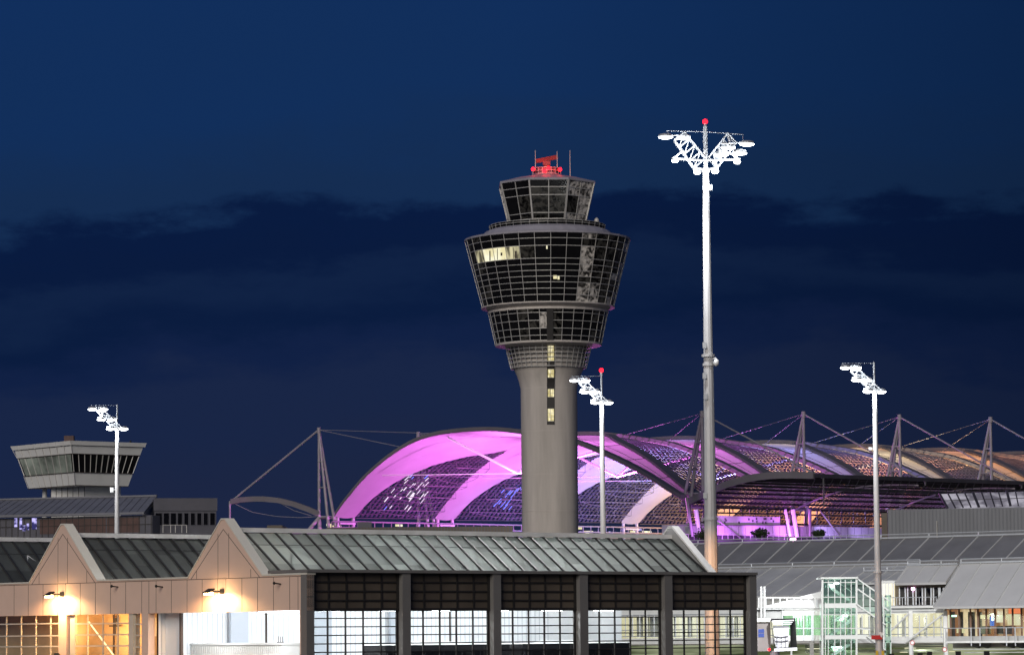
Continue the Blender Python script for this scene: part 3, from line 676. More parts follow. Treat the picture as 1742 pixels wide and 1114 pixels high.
# ---- roofs: glazed slopes behind the gables
def nave(gb, ridge_px, ridge_py, uend, front=.5):
    u0, ua, u1, za = gb
    def W(u, v, zz): q = A.P+A.d*u+b_*v; return V((q.x, q.y, zz))
    pl = Plane(tuple((A.P+A.d*ua)), b_, -a_); zr = pl.z(ridge_px, ridge_py)
    ze = zt-.05
    up_ = V((0, 0, 1)); m = MB(); nn = int((uend-front)/1.22); rr_ = random.Random(int(u0*10))
    for k in range(nn):
        va, vb = front+(uend-front)*k/nn, front+(uend-front)*(k+1)/nn
        fs = [0, .28+.1*rr_.random(), .62+.1*rr_.random(), 1]
        for f0, f1 in zip(fs, fs[1:]):
            um0, um1, zm0, zm1 = u0+(ua-u0)*f0, u0+(ua-u0)*f1, ze+(zr-ze)*f0, ze+(zr-ze)*f1
            m.poly([W(um0, va, zm0), W(um0, vb, zm0), W(um1, vb, zm1), W(um1, va, zm1)], rr_.choice((0, 0, 1, 2)))
    m.poly([W(u1, front, ze), W(u1, uend, ze), W(ua, uend, zr), W(ua, front, zr)])
    rf = m.build('glass_roof', ['hall_roof_glass', 'hall_roof_glass_dark', 'hall_roof_glass_pale'], hall)
    m = MB(); nn = int((uend-front)/1.22)
    for k in range(nn+1):
        v = front+(uend-front)*k/nn; m.bar(W(u0, v, ze+.07), W(ua, v, zr+.07), .085, .16); m.bar(W(u1, v, ze+.07), W(ua, v, zr+.07), .085, .16)
    for f in (.72,): m.bar(W(u0+(ua-u0)*f, front, ze+(zr-ze)*f+.03), W(u0+(ua-u0)*f, uend, ze+(zr-ze)*f+.03), .03, .03)
    m.build('glazing_bar', 'roof_bar', rf, root=hall)
    m = MB(); m.bar(W(ua, front, zr+.20), W(ua, uend, zr+.20), .42, .30); m.build('ridge_cap', 'ridge_white', rf, root=hall)
    m = MB(); m.bar(W(u0-.12, front, ze+.05), W(u0-.12, uend, ze+.05), .25, .22); m.build('gutter', 'roof_bar', rf, root=hall)
    m = MB()   # inner trusses seen dimly through the glass
    for k in range(int((uend-front)/4)):
        v = front+2+4*k; m.tube(W(u0+.3, v, ze), W(u0+(ua-u0)*.7, v+2, zr-1.1), .07, 6); m.tube(W(u0+(ua-u0)*.7, v+2, zr-1.1), W(u0+.3, v+4, ze), .07, 6)
    m.build('inner_truss', 'white_paint', rf, root=hall)
    return W, zr
pl0 = Plane(tuple((A.P+A.d*gab[0][1])), b_, -a_)
vend = pl0.u(1140, 905)
W0, zr0 = nave(gab[0], 400, 906, vend)
W1, zr1 = nave(gab[1], 130, 914.5, vend); W2, zr2 = nave(gab[2], 60, 922, vend)
# far gable of the first nave
u0, ua, u1, za = gab[0]
m = MB(); m.hexa([W0(u0, vend+.02, zt-.3), W0(u1, vend+.02, zt-.3), W0(ua+.22, vend+.02, za), W0(ua-.22, vend+.02, za)], [W0(u0, vend+TH, zt-.3), W0(u1, vend+TH, zt-.3), W0(ua+.22, vend+TH, za), W0(ua-.22, vend+TH, za)]); m.build('end_gable', 'roof_grey', hall)
m = MB()
for (us, ue) in ((u0-.25, ua-.2), (u1+.25, ua+.2)):
    m.hexa([W0(us, vend-.02, zt-.1), W0(ue, vend-.02, za), W0(ue, vend+TH+.1, za), W0(us, vend+TH+.1, zt-.1)], [W0(us, vend-.02, zt+.06), W0(ue, vend-.02, za+.16), W0(ue, vend+TH+.1, za+.16), W0(us, vend+TH+.1, zt+.06)])
m.build('end_coping', 'ridge_white', hall)
ew = W0(7.5, vend+TH+.02, zt-1.6)
m = MB(); m.cbox(ew+V((b_.x*.6, b_.y*.6, 0)), .5, .3, .2); m.bar(ew, ew+V((b_.x*.6, b_.y*.6, 0)), .08); el_ = m.build('wall_floodlight', 'black_plastic', hall)
m = MB(); m.cbox(ew+V((b_.x*.6, b_.y*.6, -.14)), .42, .26, .08); m.build('lamp_lens', 'lamp_warm', el_, root=hall)
light('SPOT', ew+V((b_.x*.75, b_.y*.75, -.25)), 15000, (1, .46, .17), .15, target=(dp_.x, dp_.y, 6.5), spot=R(44), blend=.6, parent=hall)
# ---- hall interior
SW = A.u(258, 1075)                                  # back wall of the first nave
m = MB()
def wall_i(u, v0, v1, z0, z1, mm=0): m.poly([W0(u, v0, z0), W0(u, v1, z0), W0(u, v1, z1), W0(u, v0, z1)], mm)
wall_i(SW, .56, 9.5, 0, zt-.2); wall_i(SW-.25, 9.5, 17.5, 0, zt-.2); wall_i(SW, 17.5, 26, 0, zt-.2); wall_i(SW-.2, 26, vend+.5, 0, zt-.2); m.poly([W0(SW-.2, vend+.5, 0), W0(SW-2.4, vend+.5, 0), W0(SW-2.4, vend+.5, zt-.2), W0(SW-.2, vend+.5, zt-.2)])
iw = m.build('inner_wall', 'white_wall', hall)
m = MB()
k = .8
while k < 35.4:
    uu = SW-.25 if 9.5 < k < 17.5 or k > 25.8 else SW
    m.bar(W0(uu-.03, k, 0), W0(uu-.03, k, zt-.3), .035, .02, up=V((a_.x, a_.y, 0))); k += .42
m.build('wall_rib', 'grey_door', iw, root=hall)
for v in (6.2, 13.4, 20.2): m = MB(); m.hexa([W0(SW-.27, v, 0), W0(SW-.27, v+1.5, 0), W0(SW-.55, v+1.5, 0), W0(SW-.55, v, 0)], [W0(SW-.27, v, zt-.4), W0(SW-.27, v+1.5, zt-.4), W0(SW-.55, v+1.5, zt-.4), W0(SW-.55, v, zt-.4)]); m.build('column', 'grey_door', hall)
m = MB(); q0 = W0(SW+.05, .56, 0); m.hexa([W0(SW-1.9, 1.1, 0), W0(SW-.05, 1.1, 0), W0(SW-.05, 1.3, 0), W0(SW-1.9, 1.3, 0)], [W0(SW-1.9, 1.1, zt-.4), W0(SW-.05, 1.1, zt-.4), W0(SW-.05, 1.3, zt-.4), W0(SW-1.9, 1.3, zt-.4)]); m.build('side_return', 'white_wall', hall)
m = MB(); m.tube(W0(SW-2.1, 1.0, 0), W0(SW-2.1, 1.0, zt-.4), .14, 10); m.build('down_pipe', 'dark_seam', hall)
# tubes of light below the header level
tubes = []
for px, L in ((360, 2.4), (461, 2.4), (495, 1.5)):
    u = A.u(px, 1040, -1.5); tubes.append((A.pt(u, A.z(px, 1039.5, -1.5), -1.5), V((a_.x, a_.y, 0)), L))
for x, L in ((133, 1.7), (350, 1.4), (545, 1.4), (775, .8), (955, 1.7), (1148, 1.7)):
    px = Zs(x); u = B.u(px, 1037, -1.6); tubes.append((B.pt(u, B.z(px, 1037.5, -1.6), -1.6), V((b_.x, b_.y, 0)), L))
for (p, d, L) in tubes:
    m = MB(); m.bar(p-d*L/2+V((0, 0, .09)), p+d*L/2+V((0, 0, .09)), .26, .06); h = m.build('tube_lamp', 'white_paint', hall)
    m = MB(); m.bar(p-d*L/2, p+d*L/2, .20, .12); m.build('tube', 'tube_white', h, root=hall)
    light('AREA', p+V((0, 0, -.12)), 240, (.94, .97, 1), (L, .25), target=p+V((0, 0, -5)), parent=hall)
for v in (3, 9, 15, 21, 27, 33): light('AREA', W0(7.5, v, zt-.25), 700, (.95, .98, 1), (3, 1), target=W0(SW-2, v+1, 2.2), parent=hall)
# upward spill that makes the glass roof glow a little
for v in (4, 12, 20, 28): light('POINT', W0(8, v, zt-1.0), 85, (.92, .98, .96), .5, parent=hall)

# low white container inside the open bay
c0 = A.u(480, 1095, -3.2); c1 = A.u(284, 1095, -3.2); zc = A.z(400, 1093, -3.2)
ct = thing('storage_container', 'low white corrugated container inside the open bay', 'container', A.pt((c0+c1)/2, 0, -3.2))
m = MB(); m.hexa([A.pt(c0, 0, -3.2), A.pt(c1, 0, -3.2), A.pt(c1, 0, -5.6), A.pt(c0, 0, -5.6)], [A.pt(c0, zc-.14, -3.2), A.pt(c1, zc-.14, -3.2), A.pt(c1, zc-.14, -5.6), A.pt(c0, zc-.14, -5.6)]); m.build('body', 'corrugated', ct)
m = MB(); n = int((c1-c0)/.22)
for k in range(n): u = c0+(c1-c0)*(k+.5)/n; m.bar(A.pt(u, .1, -3.17), A.pt(u, zc-.2, -3.17), .10, .05, up=V((a_.x, a_.y, 0)).cross(upB))
m.build('corrugation', 'corrugated', ct)
m = MB(); m.hexa([A.pt(c0-.05, zc-.14, -3.12), A.pt(c1+.05, zc-.14, -3.12), A.pt(c1+.05, zc-.14, -5.7), A.pt(c0-.05, zc-.14, -5.7)], [A.pt(c0-.05, zc, -3.12), A.pt(c1+.05, zc, -3.12), A.pt(c1+.05, zc, -5.7), A.pt(c0-.05, zc, -5.7)]); m.build('lid', 'corrugated', ct)
m = MB()
for du in (0, .22, .44): m.bar(A.pt(c0+.1+du, zc+.002, -3.3), A.pt(c0+.1+du, zc+.42, -3.3), .04)
m.bar(A.pt(c0, zc+.03, -3.3), A.pt(c0+.7, zc+.03, -3.3), .05); m.build('hook', 'black_plastic', ct)

# bus inside the hall, along the glass
bu0, bu1 = B.u(655, 1097, -6.5), B.u(1073, 1097, -6.5); bz = B.z(860, 1092, -6.5)
bus = thing('bus', 'long dark windowed bus with pale roof standing behind the gridded glass', 'bus', B.pt((bu0+bu1)/2, 0, -7.7))
def bx(mb, u0, u1, o0, o1, z0, z1, mm=0): mb.hexa([B.pt(u0, z0, o0), B.pt(u1, z0, o0), B.pt(u1, z0, o1), B.pt(u0, z0, o1)], [B.pt(u0, z1, o0), B.pt(u1, z1, o0), B.pt(u1, z1, o1), B.pt(u0, z1, o1)], mm)
um = bu0+(bu1-bu0)*.52
m = MB(); bx(m, bu0, um-.6, -6.5, -9.0, .35, bz-.12); bx(m, um+.6, bu1, -6.5, -9.0, .35, bz-.12); m.build('body', 'bus_dark', bus)
m = MB(); bx(m, um-.6, um+.6, -6.6, -8.9, .5, bz-.4); m.build('bellows', 'rubber', bus)
m = MB()
for (s0, s1) in ((bu0, um-.6), (um+.6, bu1)):
    m.hexa([B.pt(s0, bz-.117, -6.5), B.pt(s1, bz-.117, -6.5), B.pt(s1, bz-.117, -9), B.pt(s0, bz-.117, -9)], [B.pt(s0+.3, bz-.05, -6.6), B.pt(s1-.1, bz-.05, -6.6), B.pt(s1-.1, bz-.05, -8.9), B.pt(s0+.3, bz-.05, -8.9)])
    c = (s0+s1)/2; m.hexa([B.pt(c-2.4, bz-.047, -7), B.pt(c+2.4, bz-.047, -7), B.pt(c+2.4, bz-.047, -8.5), B.pt(c-2.4, bz-.047, -8.5)], [B.pt(c-2, bz+.1, -7.2), B.pt(c+2, bz+.1, -7.2), B.pt(c+2, bz+.1, -8.3), B.pt(c-2, bz+.1, -8.3)])
m.build('roof', 'white_paint', bus)
for s0, s1 in ((bu0+.3, um-.9), (um+.9, bu1-.3)):
    k = s0
    while k+1.6 < s1:
        m = MB(); bx(m, k, k+1.5, -6.47, -6.50, 1.25, bz-.55); m.build('window', 'dark_glass', bus); k += 1.62
for k in (bu0+2.2, um-2.2, um+2.6, bu1-2.2):
    p = B.pt(k, .5, -6.45); q = B.pt(k, .5, -6.8); m = MB(); m.tube(p, q, .5, 16); wh = m.build('wheel', 'rubber', bus); m = MB(); m.tube(B.pt(k, .5, -6.43), B.pt(k, .5, -6.5), .26, 12); m.build('rim', 'galvanised', wh, root=bus)
m = MB(); p = B.pt(bu0-.25, bz-.75, -6.3); m.cbox(p, .22, .3, .55); m.bar(p+V((0, 0, .2)), B.pt(bu0+.1, bz-.4, -6.6), .06); m.build('mirror', 'black_plastic', bus)

# ================================================================== apron tower at left and its building
LY = 430
lc = at(121, 800, LY-11)                      # nearest vertical corner
an = R(52); la = V((-math.cos(an), math.sin(an))); lb = V((math.sin(R(52)), math.cos(R(52)))) ; lb = V((math.cos(R(38)), math.sin(R(38))))
LP = Plane((lc.x, lc.y), la, (-lb.x, -lb.y)); RP = Plane((lc.x, lc.y), lb, (-la.x, -la.y))
sl = LP.u(23, 753); sr = RP.u(245, 757)
at_ = thing('apron_tower', 'squat pale apron tower with flared square cab behind the left floodlight mast', 'control tower', (lc.x, lc.y, 0))
cc = V((lc.x, lc.y, 0))
def LT(fx, fy, zz, ins=0):       # square plan: fx along left face, fy along right face, inset
    p = V((lc.x, lc.y))+la*(ins+(sl-2*ins)*fx)+lb*(ins+(sr-2*ins)*fy); return V((p.x, p.y, zz))
zTop = LP.z(121, 749.5); z1 = LP.z(121, 771); z2 = LP.z(121, 802); z3 = LP.z(121, 824); zro = zTop
insb = 1.43
def frust(mb, za, ia, zb, ib):
    mb.hexa([LT(0, 0, za, ia), LT(1, 0, za, ia), LT(1, 1, za, ia), LT(0, 1, za, ia)], [LT(0, 0, zb, ib), LT(1, 0, zb, ib), LT(1, 1, zb, ib), LT(0, 1, zb, ib)])
def insz(zz): return insb*(zTop-zz)/(zTop-z3)
m = MB(); frust(m, z3, insz(z3), z2, insz(z2)); m.build('lower_band', 'panel_white', at_)
m = MB(); frust(m, z2, insz(z2)+.06, z1, insz(z1)+.06); gl = m.build('cab_glazing', 'dark_glass', at_)
m = MB(); frust(m, z1, insz(z1)-.05, z1+.62*(zTop-z1), insz(z1+.62*(zTop-z1))-.05); frust(m, z1+.62*(zTop-z1)+.08, -.1, zTop, -.25); m.build('parapet', 'panel_white', at_)
# sheet outside the left windows, pale blinds and reflection painted in its colour
m = MB(); m.hexa(*[[LT(.03, 0, z2+.05, insz(z2)+d), LT(.97, 0, z2+.05, insz(z2)+d), LT(.97, 0, z1-.05, insz(z1)+d), LT(.03, 0, z1-.05, insz(z1)+d)] for d in (.02, -.01)]); m.build('painted_reflection', pbr('green_blind_reflection', (.32, .37, .32), .35, var=.75, scale=.28, bump=.5, bscale=1), gl, root=at_)
m = MB(); nL, nR = 8, 11
for k in range(nL+1):
    f = k/nL
    m.bar(LT(f, 0, z2, insz(z2)), LT(f, 0, z1, insz(z1)), .10)
    for za, zb in ((z3, z2), (z1, zTop)): m.bar(LT(f, 0, za, insz(za)-.06), LT(f, 0, zb, insz(zb)-.06-(.2 if zb == zTop else 0)), .05)
for k in range(nR+1):
    f = k/nR; m.bar(LT(0, f, z2, insz(z2)), LT(0, f, z1, insz(z1)), .085)
m.build('mullion', 'tower_metal', gl, root=at_)
m = MB()
for zz in (z3, z2, z1):
    i_ = insz(zz)-.07; m.bar(LT(0, 0, zz, i_), LT(1, 0, zz, i_), .08); m.bar(LT(0, 0, zz, i_), LT(0, 1, zz, i_), .08)
m.build('seam', 'dark_seam', at_)
m = MB(); xs0, xs1 = LP.u(87, 840, -4), LP.u(145, 840, -4)
pA = at(144, 840, LY-6); pB = at(87, 840, LY-6+3.3); dl_ = (V((pB.x, pB.y))-V((pA.x, pA.y))); dn = V((dl_.y, -dl_.x)).normalized()
if dn.y < 0: dn = -dn
sh = V((lb.x, lb.y))*5.2
base = [V((pA.x, pA.y, 0)), V((pB.x, pB.y, 0)), V((pB.x+sh.x, pB.y+sh.y, 0)), V((pA.x+sh.x, pA.y+sh.y, 0))]
m.hexa(base, [p+V((0, 0, z3+.02)) for p in base]); m.build('shaft', 'panel_white', at_)
m = MB()
for f in (0, .17, .34, .5, .67, .84, 1): p = base[0].lerp(base[1], f); m.bar(p+V((-.03, -.05, 12)), p+V((-.03, -.05, z3-.05)), .05)
m.build('shaft_joint', 'dark_seam', at_)
p = at(118, 746, LY); m = MB(); m.cbox((p.x, p.y, p.z-.1), 1.2, 1.2, .9); m.build('roof_box', 'rust_panel', at_)
p = at(222, 750, LY); m = MB(); m.tube((p.x, p.y, zTop-.2), (p.x, p.y, zTop+.6), .12, 8); m.build('roof_vent', 'black_plastic', at_)
p = at(76, 825, LY); m = MB(); m.tube((p.x, p.y, 14), (p.x, p.y, z3), .3, 10); m.build('stack_pipe', 'panel_white', at_)

# long slate-roofed building under it
BY = 405
bd = V((math.cos(R(-14)), math.sin(R(14)))); 
L1 = Plane((at(0, 900, BY).x, at(0, 900, BY).y), (math.cos(R(20)), -math.sin(R(20))), (-math.sin(R(20)), -math.cos(R(20))))
lbld = thing('slate_roofed_building', 'long building with slate blue sloped roof and rusty panelled wall at far left', 'building', L1.pt(0, 0))
u0, u1 = L1.u(-40, 900), L1.u(259, 900); ze = L1.z(130, 878); zg0 = L1.z(258, 875)
def L1b(u, zz, o): return L1.pt(u, zz, o)
m = MB(); m.hexa([L1b(u0, 0, 0), L1b(u1, 0, 0), L1b(u1, 0, -12), L1b(u0, 0, -12)], [L1b(u0, ze-.05, 0), L1b(u1, ze-.05, 0), L1b(u1, ze-.05, -12), L1b(u0, ze-.05, -12)]); m.build('wall', 'dusk_wall', lbld)
m = MB(); 
for (x0, x1) in ((68, 180), (182, 196), (203, 238)):
    a0, a1 = L1.u(x0, 890), L1.u(x1, 890); m.box(L1b(a0, L1.z(130, 907), .03), L1b(a1, 0, .03)-L1b(a0, 0, .03), L1b(a0, 0, 0)-L1b(a0, 0, .03), (0, 0, L1.z(130, 882)-L1.z(130, 907)))
m.build('rusty_panel', 'rust_panel', lbld)
m = MB(); x = 0
while x < 258: u = L1.u(x, 890); m.bar(L1b(u, 8, .06), L1b(u, ze-.1, .06), .07, .06, up=V((0, 1, 0))); x += 10.3
m.bar(L1b(u0, L1.z(130, 894), .06), L1b(u1, L1.z(130, 894), .06), .05, .06); m.build('wall_mullion', 'dark_frame', lbld)
zrt = L1.z(250, 848, -6); sft = L1.d*1.0
def roofpt(px, py, o): return L1.w(px, py, o)
e0, e1 = L1b(u0-1, ze, .6), L1b(L1.u(249, 876), ze, .6); zrid = L1.z(200, 850, -5.5)
r0, r1 = L1b(u0-1, zrid, -5.5), L1b(L1.u(267, 848, -5.5), zrid, -5.5)
m = MB(); m.hexa([e0, e1, r1, r0], [p+V((0, 0, .3)) for p in (e0, e1, r1, r0)]); rf = m.build('roof', 'slate_blue', lbld)
m = MB()
for k in range(24): f = k/23; m.bar(e0.lerp(e1, f)+V((0, 0, .33)), r0.lerp(r1, f)+V((0, 0, .33)), .06, .08)
m.bar(r0+V((0, 0, .4)), r1+V((0, 0, .4)), .3, .2); m.bar(e0+V((0, 0, .2)), e1+V((0, 0, .2)), .2, .25); m.build('roof_seam', 'slate_blue', rf, root=lbld)
for (x0, x1, y0, y1) in ((25, 30, 881, 896), (34, 38, 881, 900), (39, 44, 893, 903), (46, 50, 890, 901), (55, 63, 881, 900)):
    a0, a1 = L1.u(x0, y0), L1.u(x1, y0); m = MB(); m.poly([L1b(a0, L1.z(x0, y1), .09), L1b(a1, L1.z(x0, y1), .09), L1b(a1, L1.z(x0, y0), .09), L1b(a0, L1.z(x0, y0), .09)]); m.build('lit_window', 'blue_room', lbld)
# right wing
RWp = Plane((at(262, 900, 400).x, at(262, 900, 400).y), (math.cos(R(12)), math.sin(R(12))), (math.sin(R(12)), -math.cos(R(12))))
wing = thing('flat_roofed_office', 'low grey office block with a row of dark windows, right of the slate roof', 'building', RWp.pt(0, 0))
v0, v1 = RWp.u(263, 890), RWp.u(368, 890); ztw = RWp.z(300, 848.5); zw0 = RWp.z(300, 893); zw1 = RWp.z(300, 872)
m = MB(); m.hexa([RWp.pt(v0, 0), RWp.pt(v1, 0), RWp.pt(v1, 0, -14), RWp.pt(v0, 0, -14)], [RWp.pt(v0, ztw), RWp.pt(v1, ztw), RWp.pt(v1, ztw, -14), RWp.pt(v0, ztw, -14)]); m.build('wall', 'dusk_wall', wing)
m = MB(); m.hexa([RWp.pt(v0-.1, zw1+.25, .15), RWp.pt(v1+.1, zw1+.25, .15), RWp.pt(v1+.1, zw1+.25, .02), RWp.pt(v0-.1, zw1+.25, .02)], [RWp.pt(v0-.1, ztw+.1, .15), RWp.pt(v1+.1, ztw+.1, .15), RWp.pt(v1+.1, ztw+.1, .02), RWp.pt(v0-.1, ztw+.1, .02)]); m.build('fascia', 'dusk_wall', wing)
for (x0, x1) in ((264, 276), (278, 288), (290, 300), (302, 310), (313, 321), (324, 332), (335, 343), (346, 354), (357, 366)):
    a0, a1 = RWp.u(x0, 880), RWp.u(x1, 880); m = MB(); fm = MB(); m.poly([RWp.pt(a0, zw0, .03), RWp.pt(a1, zw0, .03), RWp.pt(a1, zw1, .03), RWp.pt(a0, zw1, .03)])
    wo_ = m.build('window', 'dark_glass', wing)
    for p, q in (((a0, zw0), (a0, zw1)), ((a1, zw0), (a1, zw1)), ((a0, zw0), (a1, zw0)), ((a0, zw1), (a1, zw1))): fm.bar(RWp.pt(p[0], p[1], .06), RWp.pt(q[0], q[1], .06), .07)
    fm.build('frame', 'dusk_wall', wo_, root=wing)
m = MB()
for x in (276, 289, 297, 308, 316): u = RWp.u(x, 900); m.bar(RWp.pt(u, RWp.z(300, 906), .8), RWp.pt(u, RWp.z(300, 893), .8), .06)
m.bar(RWp.pt(RWp.u(276), zw0, .8), RWp.pt(RWp.u(316), zw0, .8), .06); m.build('railing', 'tower_metal', wing)

# dark plant rooms just above the hall ridge
p = at(440, 903, 330); q = at(505, 903, 330); t = at(470, 893, 330)
m = MB(); m.hexa([V((p.x, p.y, 0)), V((q.x, q.y, 0)), V((q.x, q.y+8, 0)), V((p.x, p.y+8, 0))], [V((p.x+.8, p.y, t.z)), V((q.x-1.4, q.y, t.z)), V((q.x-1.4, q.y+8, t.z)), V((p.x+.8, p.y+8, t.z))])
tag(m.build('plant_shed', 'dark_panel', loc=V((p.x, p.y, 0))), 'small dark shed roof peeping over the hall ridge near the left pylon', 'shed')
p = at(556, 905, 340); q = at(872, 905, 340); t = at(700, 896, 340)
fb = thing('dark_flat_building', 'long dark flat building just above the hall ridge below the pink tent roof', 'building', (p.x, p.y, 0))
m = MB(); m.hexa([V((p.x, p.y, 0)), V((q.x, q.y, 0)), V((q.x, q.y+10, 0)), V((p.x, p.y+10, 0))], [V((p.x, p.y, t.z)), V((q.x, q.y, t.z)), V((q.x, q.y+10, t.z)), V((p.x, p.y+10, t.z))]); m.build('wall', 'dark_panel', fb)
m = MB(); k = 0
while k <= 60: f = k/60; m.bar(V((p.x+(q.x-p.x)*f, p.y-.04, t.z-3)), V((p.x+(q.x-p.x)*f, p.y-.04, t.z)), .07); k += 1
m.build('cladding_rib', 'dusk_wall', fb)
m = MB(); r_ = at(619, 896, 340); m.cbox((r_.x, r_.y+2, t.z+.3), 1.4, 1.4, .6); m.build('roof_unit', 'dusk_wall', fb)

# ================================================================== tent roof of the forum behind the tower
Lp, Rp = at(575, 882, 740), at(1168, 850, 660)
L2, R2 = V((Lp.x, Lp.y)), V((Rp.x, Rp.y)); SP = (R2-L2).length; od = (R2-L2).normalized(); ad = V((-od.y, od.x))
AP = Plane(tuple(L2), od, -ad)
pts = []
for (x, y) in ((572, 882), (585, 862), (600, 843), (620, 819), (640, 800), (660, 783), (680, 769), (700, 757), (720, 748), (740, 742), (760, 738), (800, 734), (850, 733), (890, 737), (940, 744.5), (984, 754), (1040, 776), (1100, 806), (1164, 846)):
    s, zz = AP.hit(x, y); pts.append((s/SP, zz))
def zprof(u):
    u = max(0, min(1, u))
    for i in range(len(pts)-1):
        if pts[i][0] <= u <= pts[i+1][0] or i == len(pts)-2:
            (a, za), (b, zb) = pts[i], pts[i+1]
            sl_ = lambda j: (pts[min(j+1, len(pts)-1)][1]-pts[max(j-1, 0)][1])/(pts[min(j+1, len(pts)-1)][0]-pts[max(j-1, 0)][0])
            h = b-a; t = (u-a)/h; m0, m1 = sl_(i)*h, sl_(i+1)*h
            return (2*t**3-3*t*t+1)*za+(t**3-2*t*t+t)*m0+(-2*t**3+3*t*t)*zb+(t**3-t*t)*m1
BAY = 28.4; NB = 7
def S(t, u, dz=0.0):
    p = L2+od*(SP*u)+ad*t; return V((p.x, p.y, zprof(u)+dz))
WT = [(0, 4.6), (.05, 5.8), (.1, 9), (.15, 13.4), (.19, 19.5), (.225, 29), (.3, 29), (.5, 29), (.55, 24), (.6, 20), (.65, 15.8), (.7, 12), (.75, 10.2), (.8, 8.6), (.85, 6.8), (.9, 4.9), (.95, 3.4), (1, 2.8)]
def wid(u):
    for (a, x), (b, y) in zip(WT, WT[1:]):
        if a <= u <= b: return x+(y-x)*(u-a)/(b-a)
    return 5
forum = thing('tent_roof', 'huge vaulted tent roof lit pink and violet behind the tall control tower', 'tent roof', (L2.x, L2.y, 0))
NU = 48
RB, LBW = 2.5, 1.7
def sstep(u): q = max(0, min(1, (u-.36)/.18)); return q*q*(3-2*q)
def rb(u): return .35+2.15*sstep(u)
def lb_(u): return .9+.8*sstep(u)
for k in range(NB):
    t0 = k*BAY
    def mem(q, u): 
        ww = min(wid(u)+rb(u), BAY-lb_(u)-.06)+lb_(u); return S(t0-lb_(u)+ww*q, u, -.08-.7*math.sin(math.pi*q)*min(1, ww/10))
    m = MB(); m.grid(mem, 5, NU); m.build('membrane', 'membrane', forum, True)
    # seams / edge cables on the cloth
    m = MB()
    for q in (.33, .66):
        pth = [mem(q, u/NU)+V((0, 0, .08)) for u in range(NU+1)]; m.path(pth, .05, 4)
    for uu in (.15, .27, .7, .8, .9):
        pth = [mem(q/6, uu)+V((0, 0, .08)) for q in range(7)]; m.path(pth, .05, 4)
    m.build('cloth_seam', 'rim_grey', forum)
    # dark rims on both edges
    def rim(ta, tb, nm, dz=.6):
        m = MB()
        for i in range(NU):
            u0_, u1_ = i/NU, (i+1)/NU; a0, b0 = ta(u0_), tb(u0_); a1, b1 = ta(u1_), tb(u1_)
            if b0-a0 < .05 or b1-a1 < .05: continue
            lo = [S(a0, u0_, .06), S(b0, u0_, .06), S(b0, u0_, dz), S(a0, u0_, dz)]; hi = [S(a1, u1_, .06), S(b1, u1_, .06), S(b1, u1_, dz), S(a1, u1_, dz)]
            m.hexa(lo, hi)
        m.build(nm, 'rim_grey', forum)
    rim(lambda u: t0-lb_(u), lambda u: t0-.03, 'rim', .8)
    rim(lambda u: t0+min(wid(u), BAY-lb_(u))+.03, lambda u: t0+min(wid(u)+rb(u), BAY-lb_(u)-.03), 'rim')
    # glazed field: glass sheet, louvres and purlins
    for (ua, ub) in ((.0, .225), (.535, 1.0)):
        def gl0(u): return t0+wid(u)+rb(u)
        t1 = t0+BAY-(LBW if ub == 1.0 else .9)
        m = MB(); n = 20
        m.grid(lambda q, r_: S(gl0(ua+(ub-ua)*r_)+(max(t1-gl0(ua+(ub-ua)*r_), .02))*q, ua+(ub-ua)*r_, -.25), 3, n); pan = m.build('glass_field', 'roof_glass_sheet', forum, True)
        m = MB(); T = t0+3.0; sgn = 1 if ua == 0 else -1
        n = 28
        while T < t1:
            for i in range(n):
                x0, x1 = ua+(ub-ua)*i/n, ua+(ub-ua)*(i+1)/n
                if T > gl0(x0) and T > gl0(x1): m.bar(S(T, x0, -.05), S(T, x1, -.02), .58, .10)
            T += 1.25
        m.build('louvre', 'louvre', pan, root=forum)
        m = MB(); n = 26
        for i in range(n+1):
            x0 = ua+(ub-ua)*i/n
            if t1-gl0(x0) > .3: m.bar(S(gl0(x0), x0, -.4), S(t1, x0, -.15), .14 if i % 3 else .34, .16)
        m.build('purlin', 'purlin_black', pan, root=forum)
    # trusses under the far flank
    m = MB()
    for uu in (.035, .07, .105, .14, .175):
        ta, tb_ = t0+wid(uu)+rb(uu)+.2, t0+BAY-1.2
        a, b = S(ta, uu, -1.9), S(tb_, uu, -1.9); m.tube(a, b, .075, 5); n = max(3, int((tb_-ta)/2.6))
        for i in range(n+1): f = i/n; m.tube(a.lerp(b, f), S(ta+(tb_-ta)*f, uu, -.5), .045, 4)
        q = [S(ta+(tb_-ta)*f, uu+.012*math.sin(math.pi*f), -1.9-2.2*math.sin(math.pi*f)) for f in (0, .15, .32, .5, .68, .85, 1)]; m.path(q, .05, 4)
    m.build('roof_truss', 'truss_lilac', forum)
    # V struts under the crown
    m = MB()
    p = S(t0+BAY*.32, .45, -8.5)
    for q in (S(t0+1, .33, -.6), S(t0+BAY*.6, .66, -.8), S(t0+BAY*.9, .40, -.8)): m.tube(p, q, .26, 8)
    m.tube(p, S(t0+1, .13, -1.5), .09, 6); m.build('strut', 'white_paint', forum)
    # feet
    for uu, sg in ((0, -1), (1, 1)):
        m = MB(); zf = zprof(uu); a, b = S(t0+.5, uu), S(t0+4.8, uu)
        for p in (a, b): m.tube(p+V((od.x*sg*.8, od.y*sg*.8, 1.2)), V((p.x, p.y, zf-7.5))+V((-ad.x*.5, -ad.y*.5, 0)), .38, 8)
        m.bar(a+V((0, 0, -1.6)), b+V((0, 0, -1.6)), .3, .35); m.build('foot', 'tent_steel', forum)
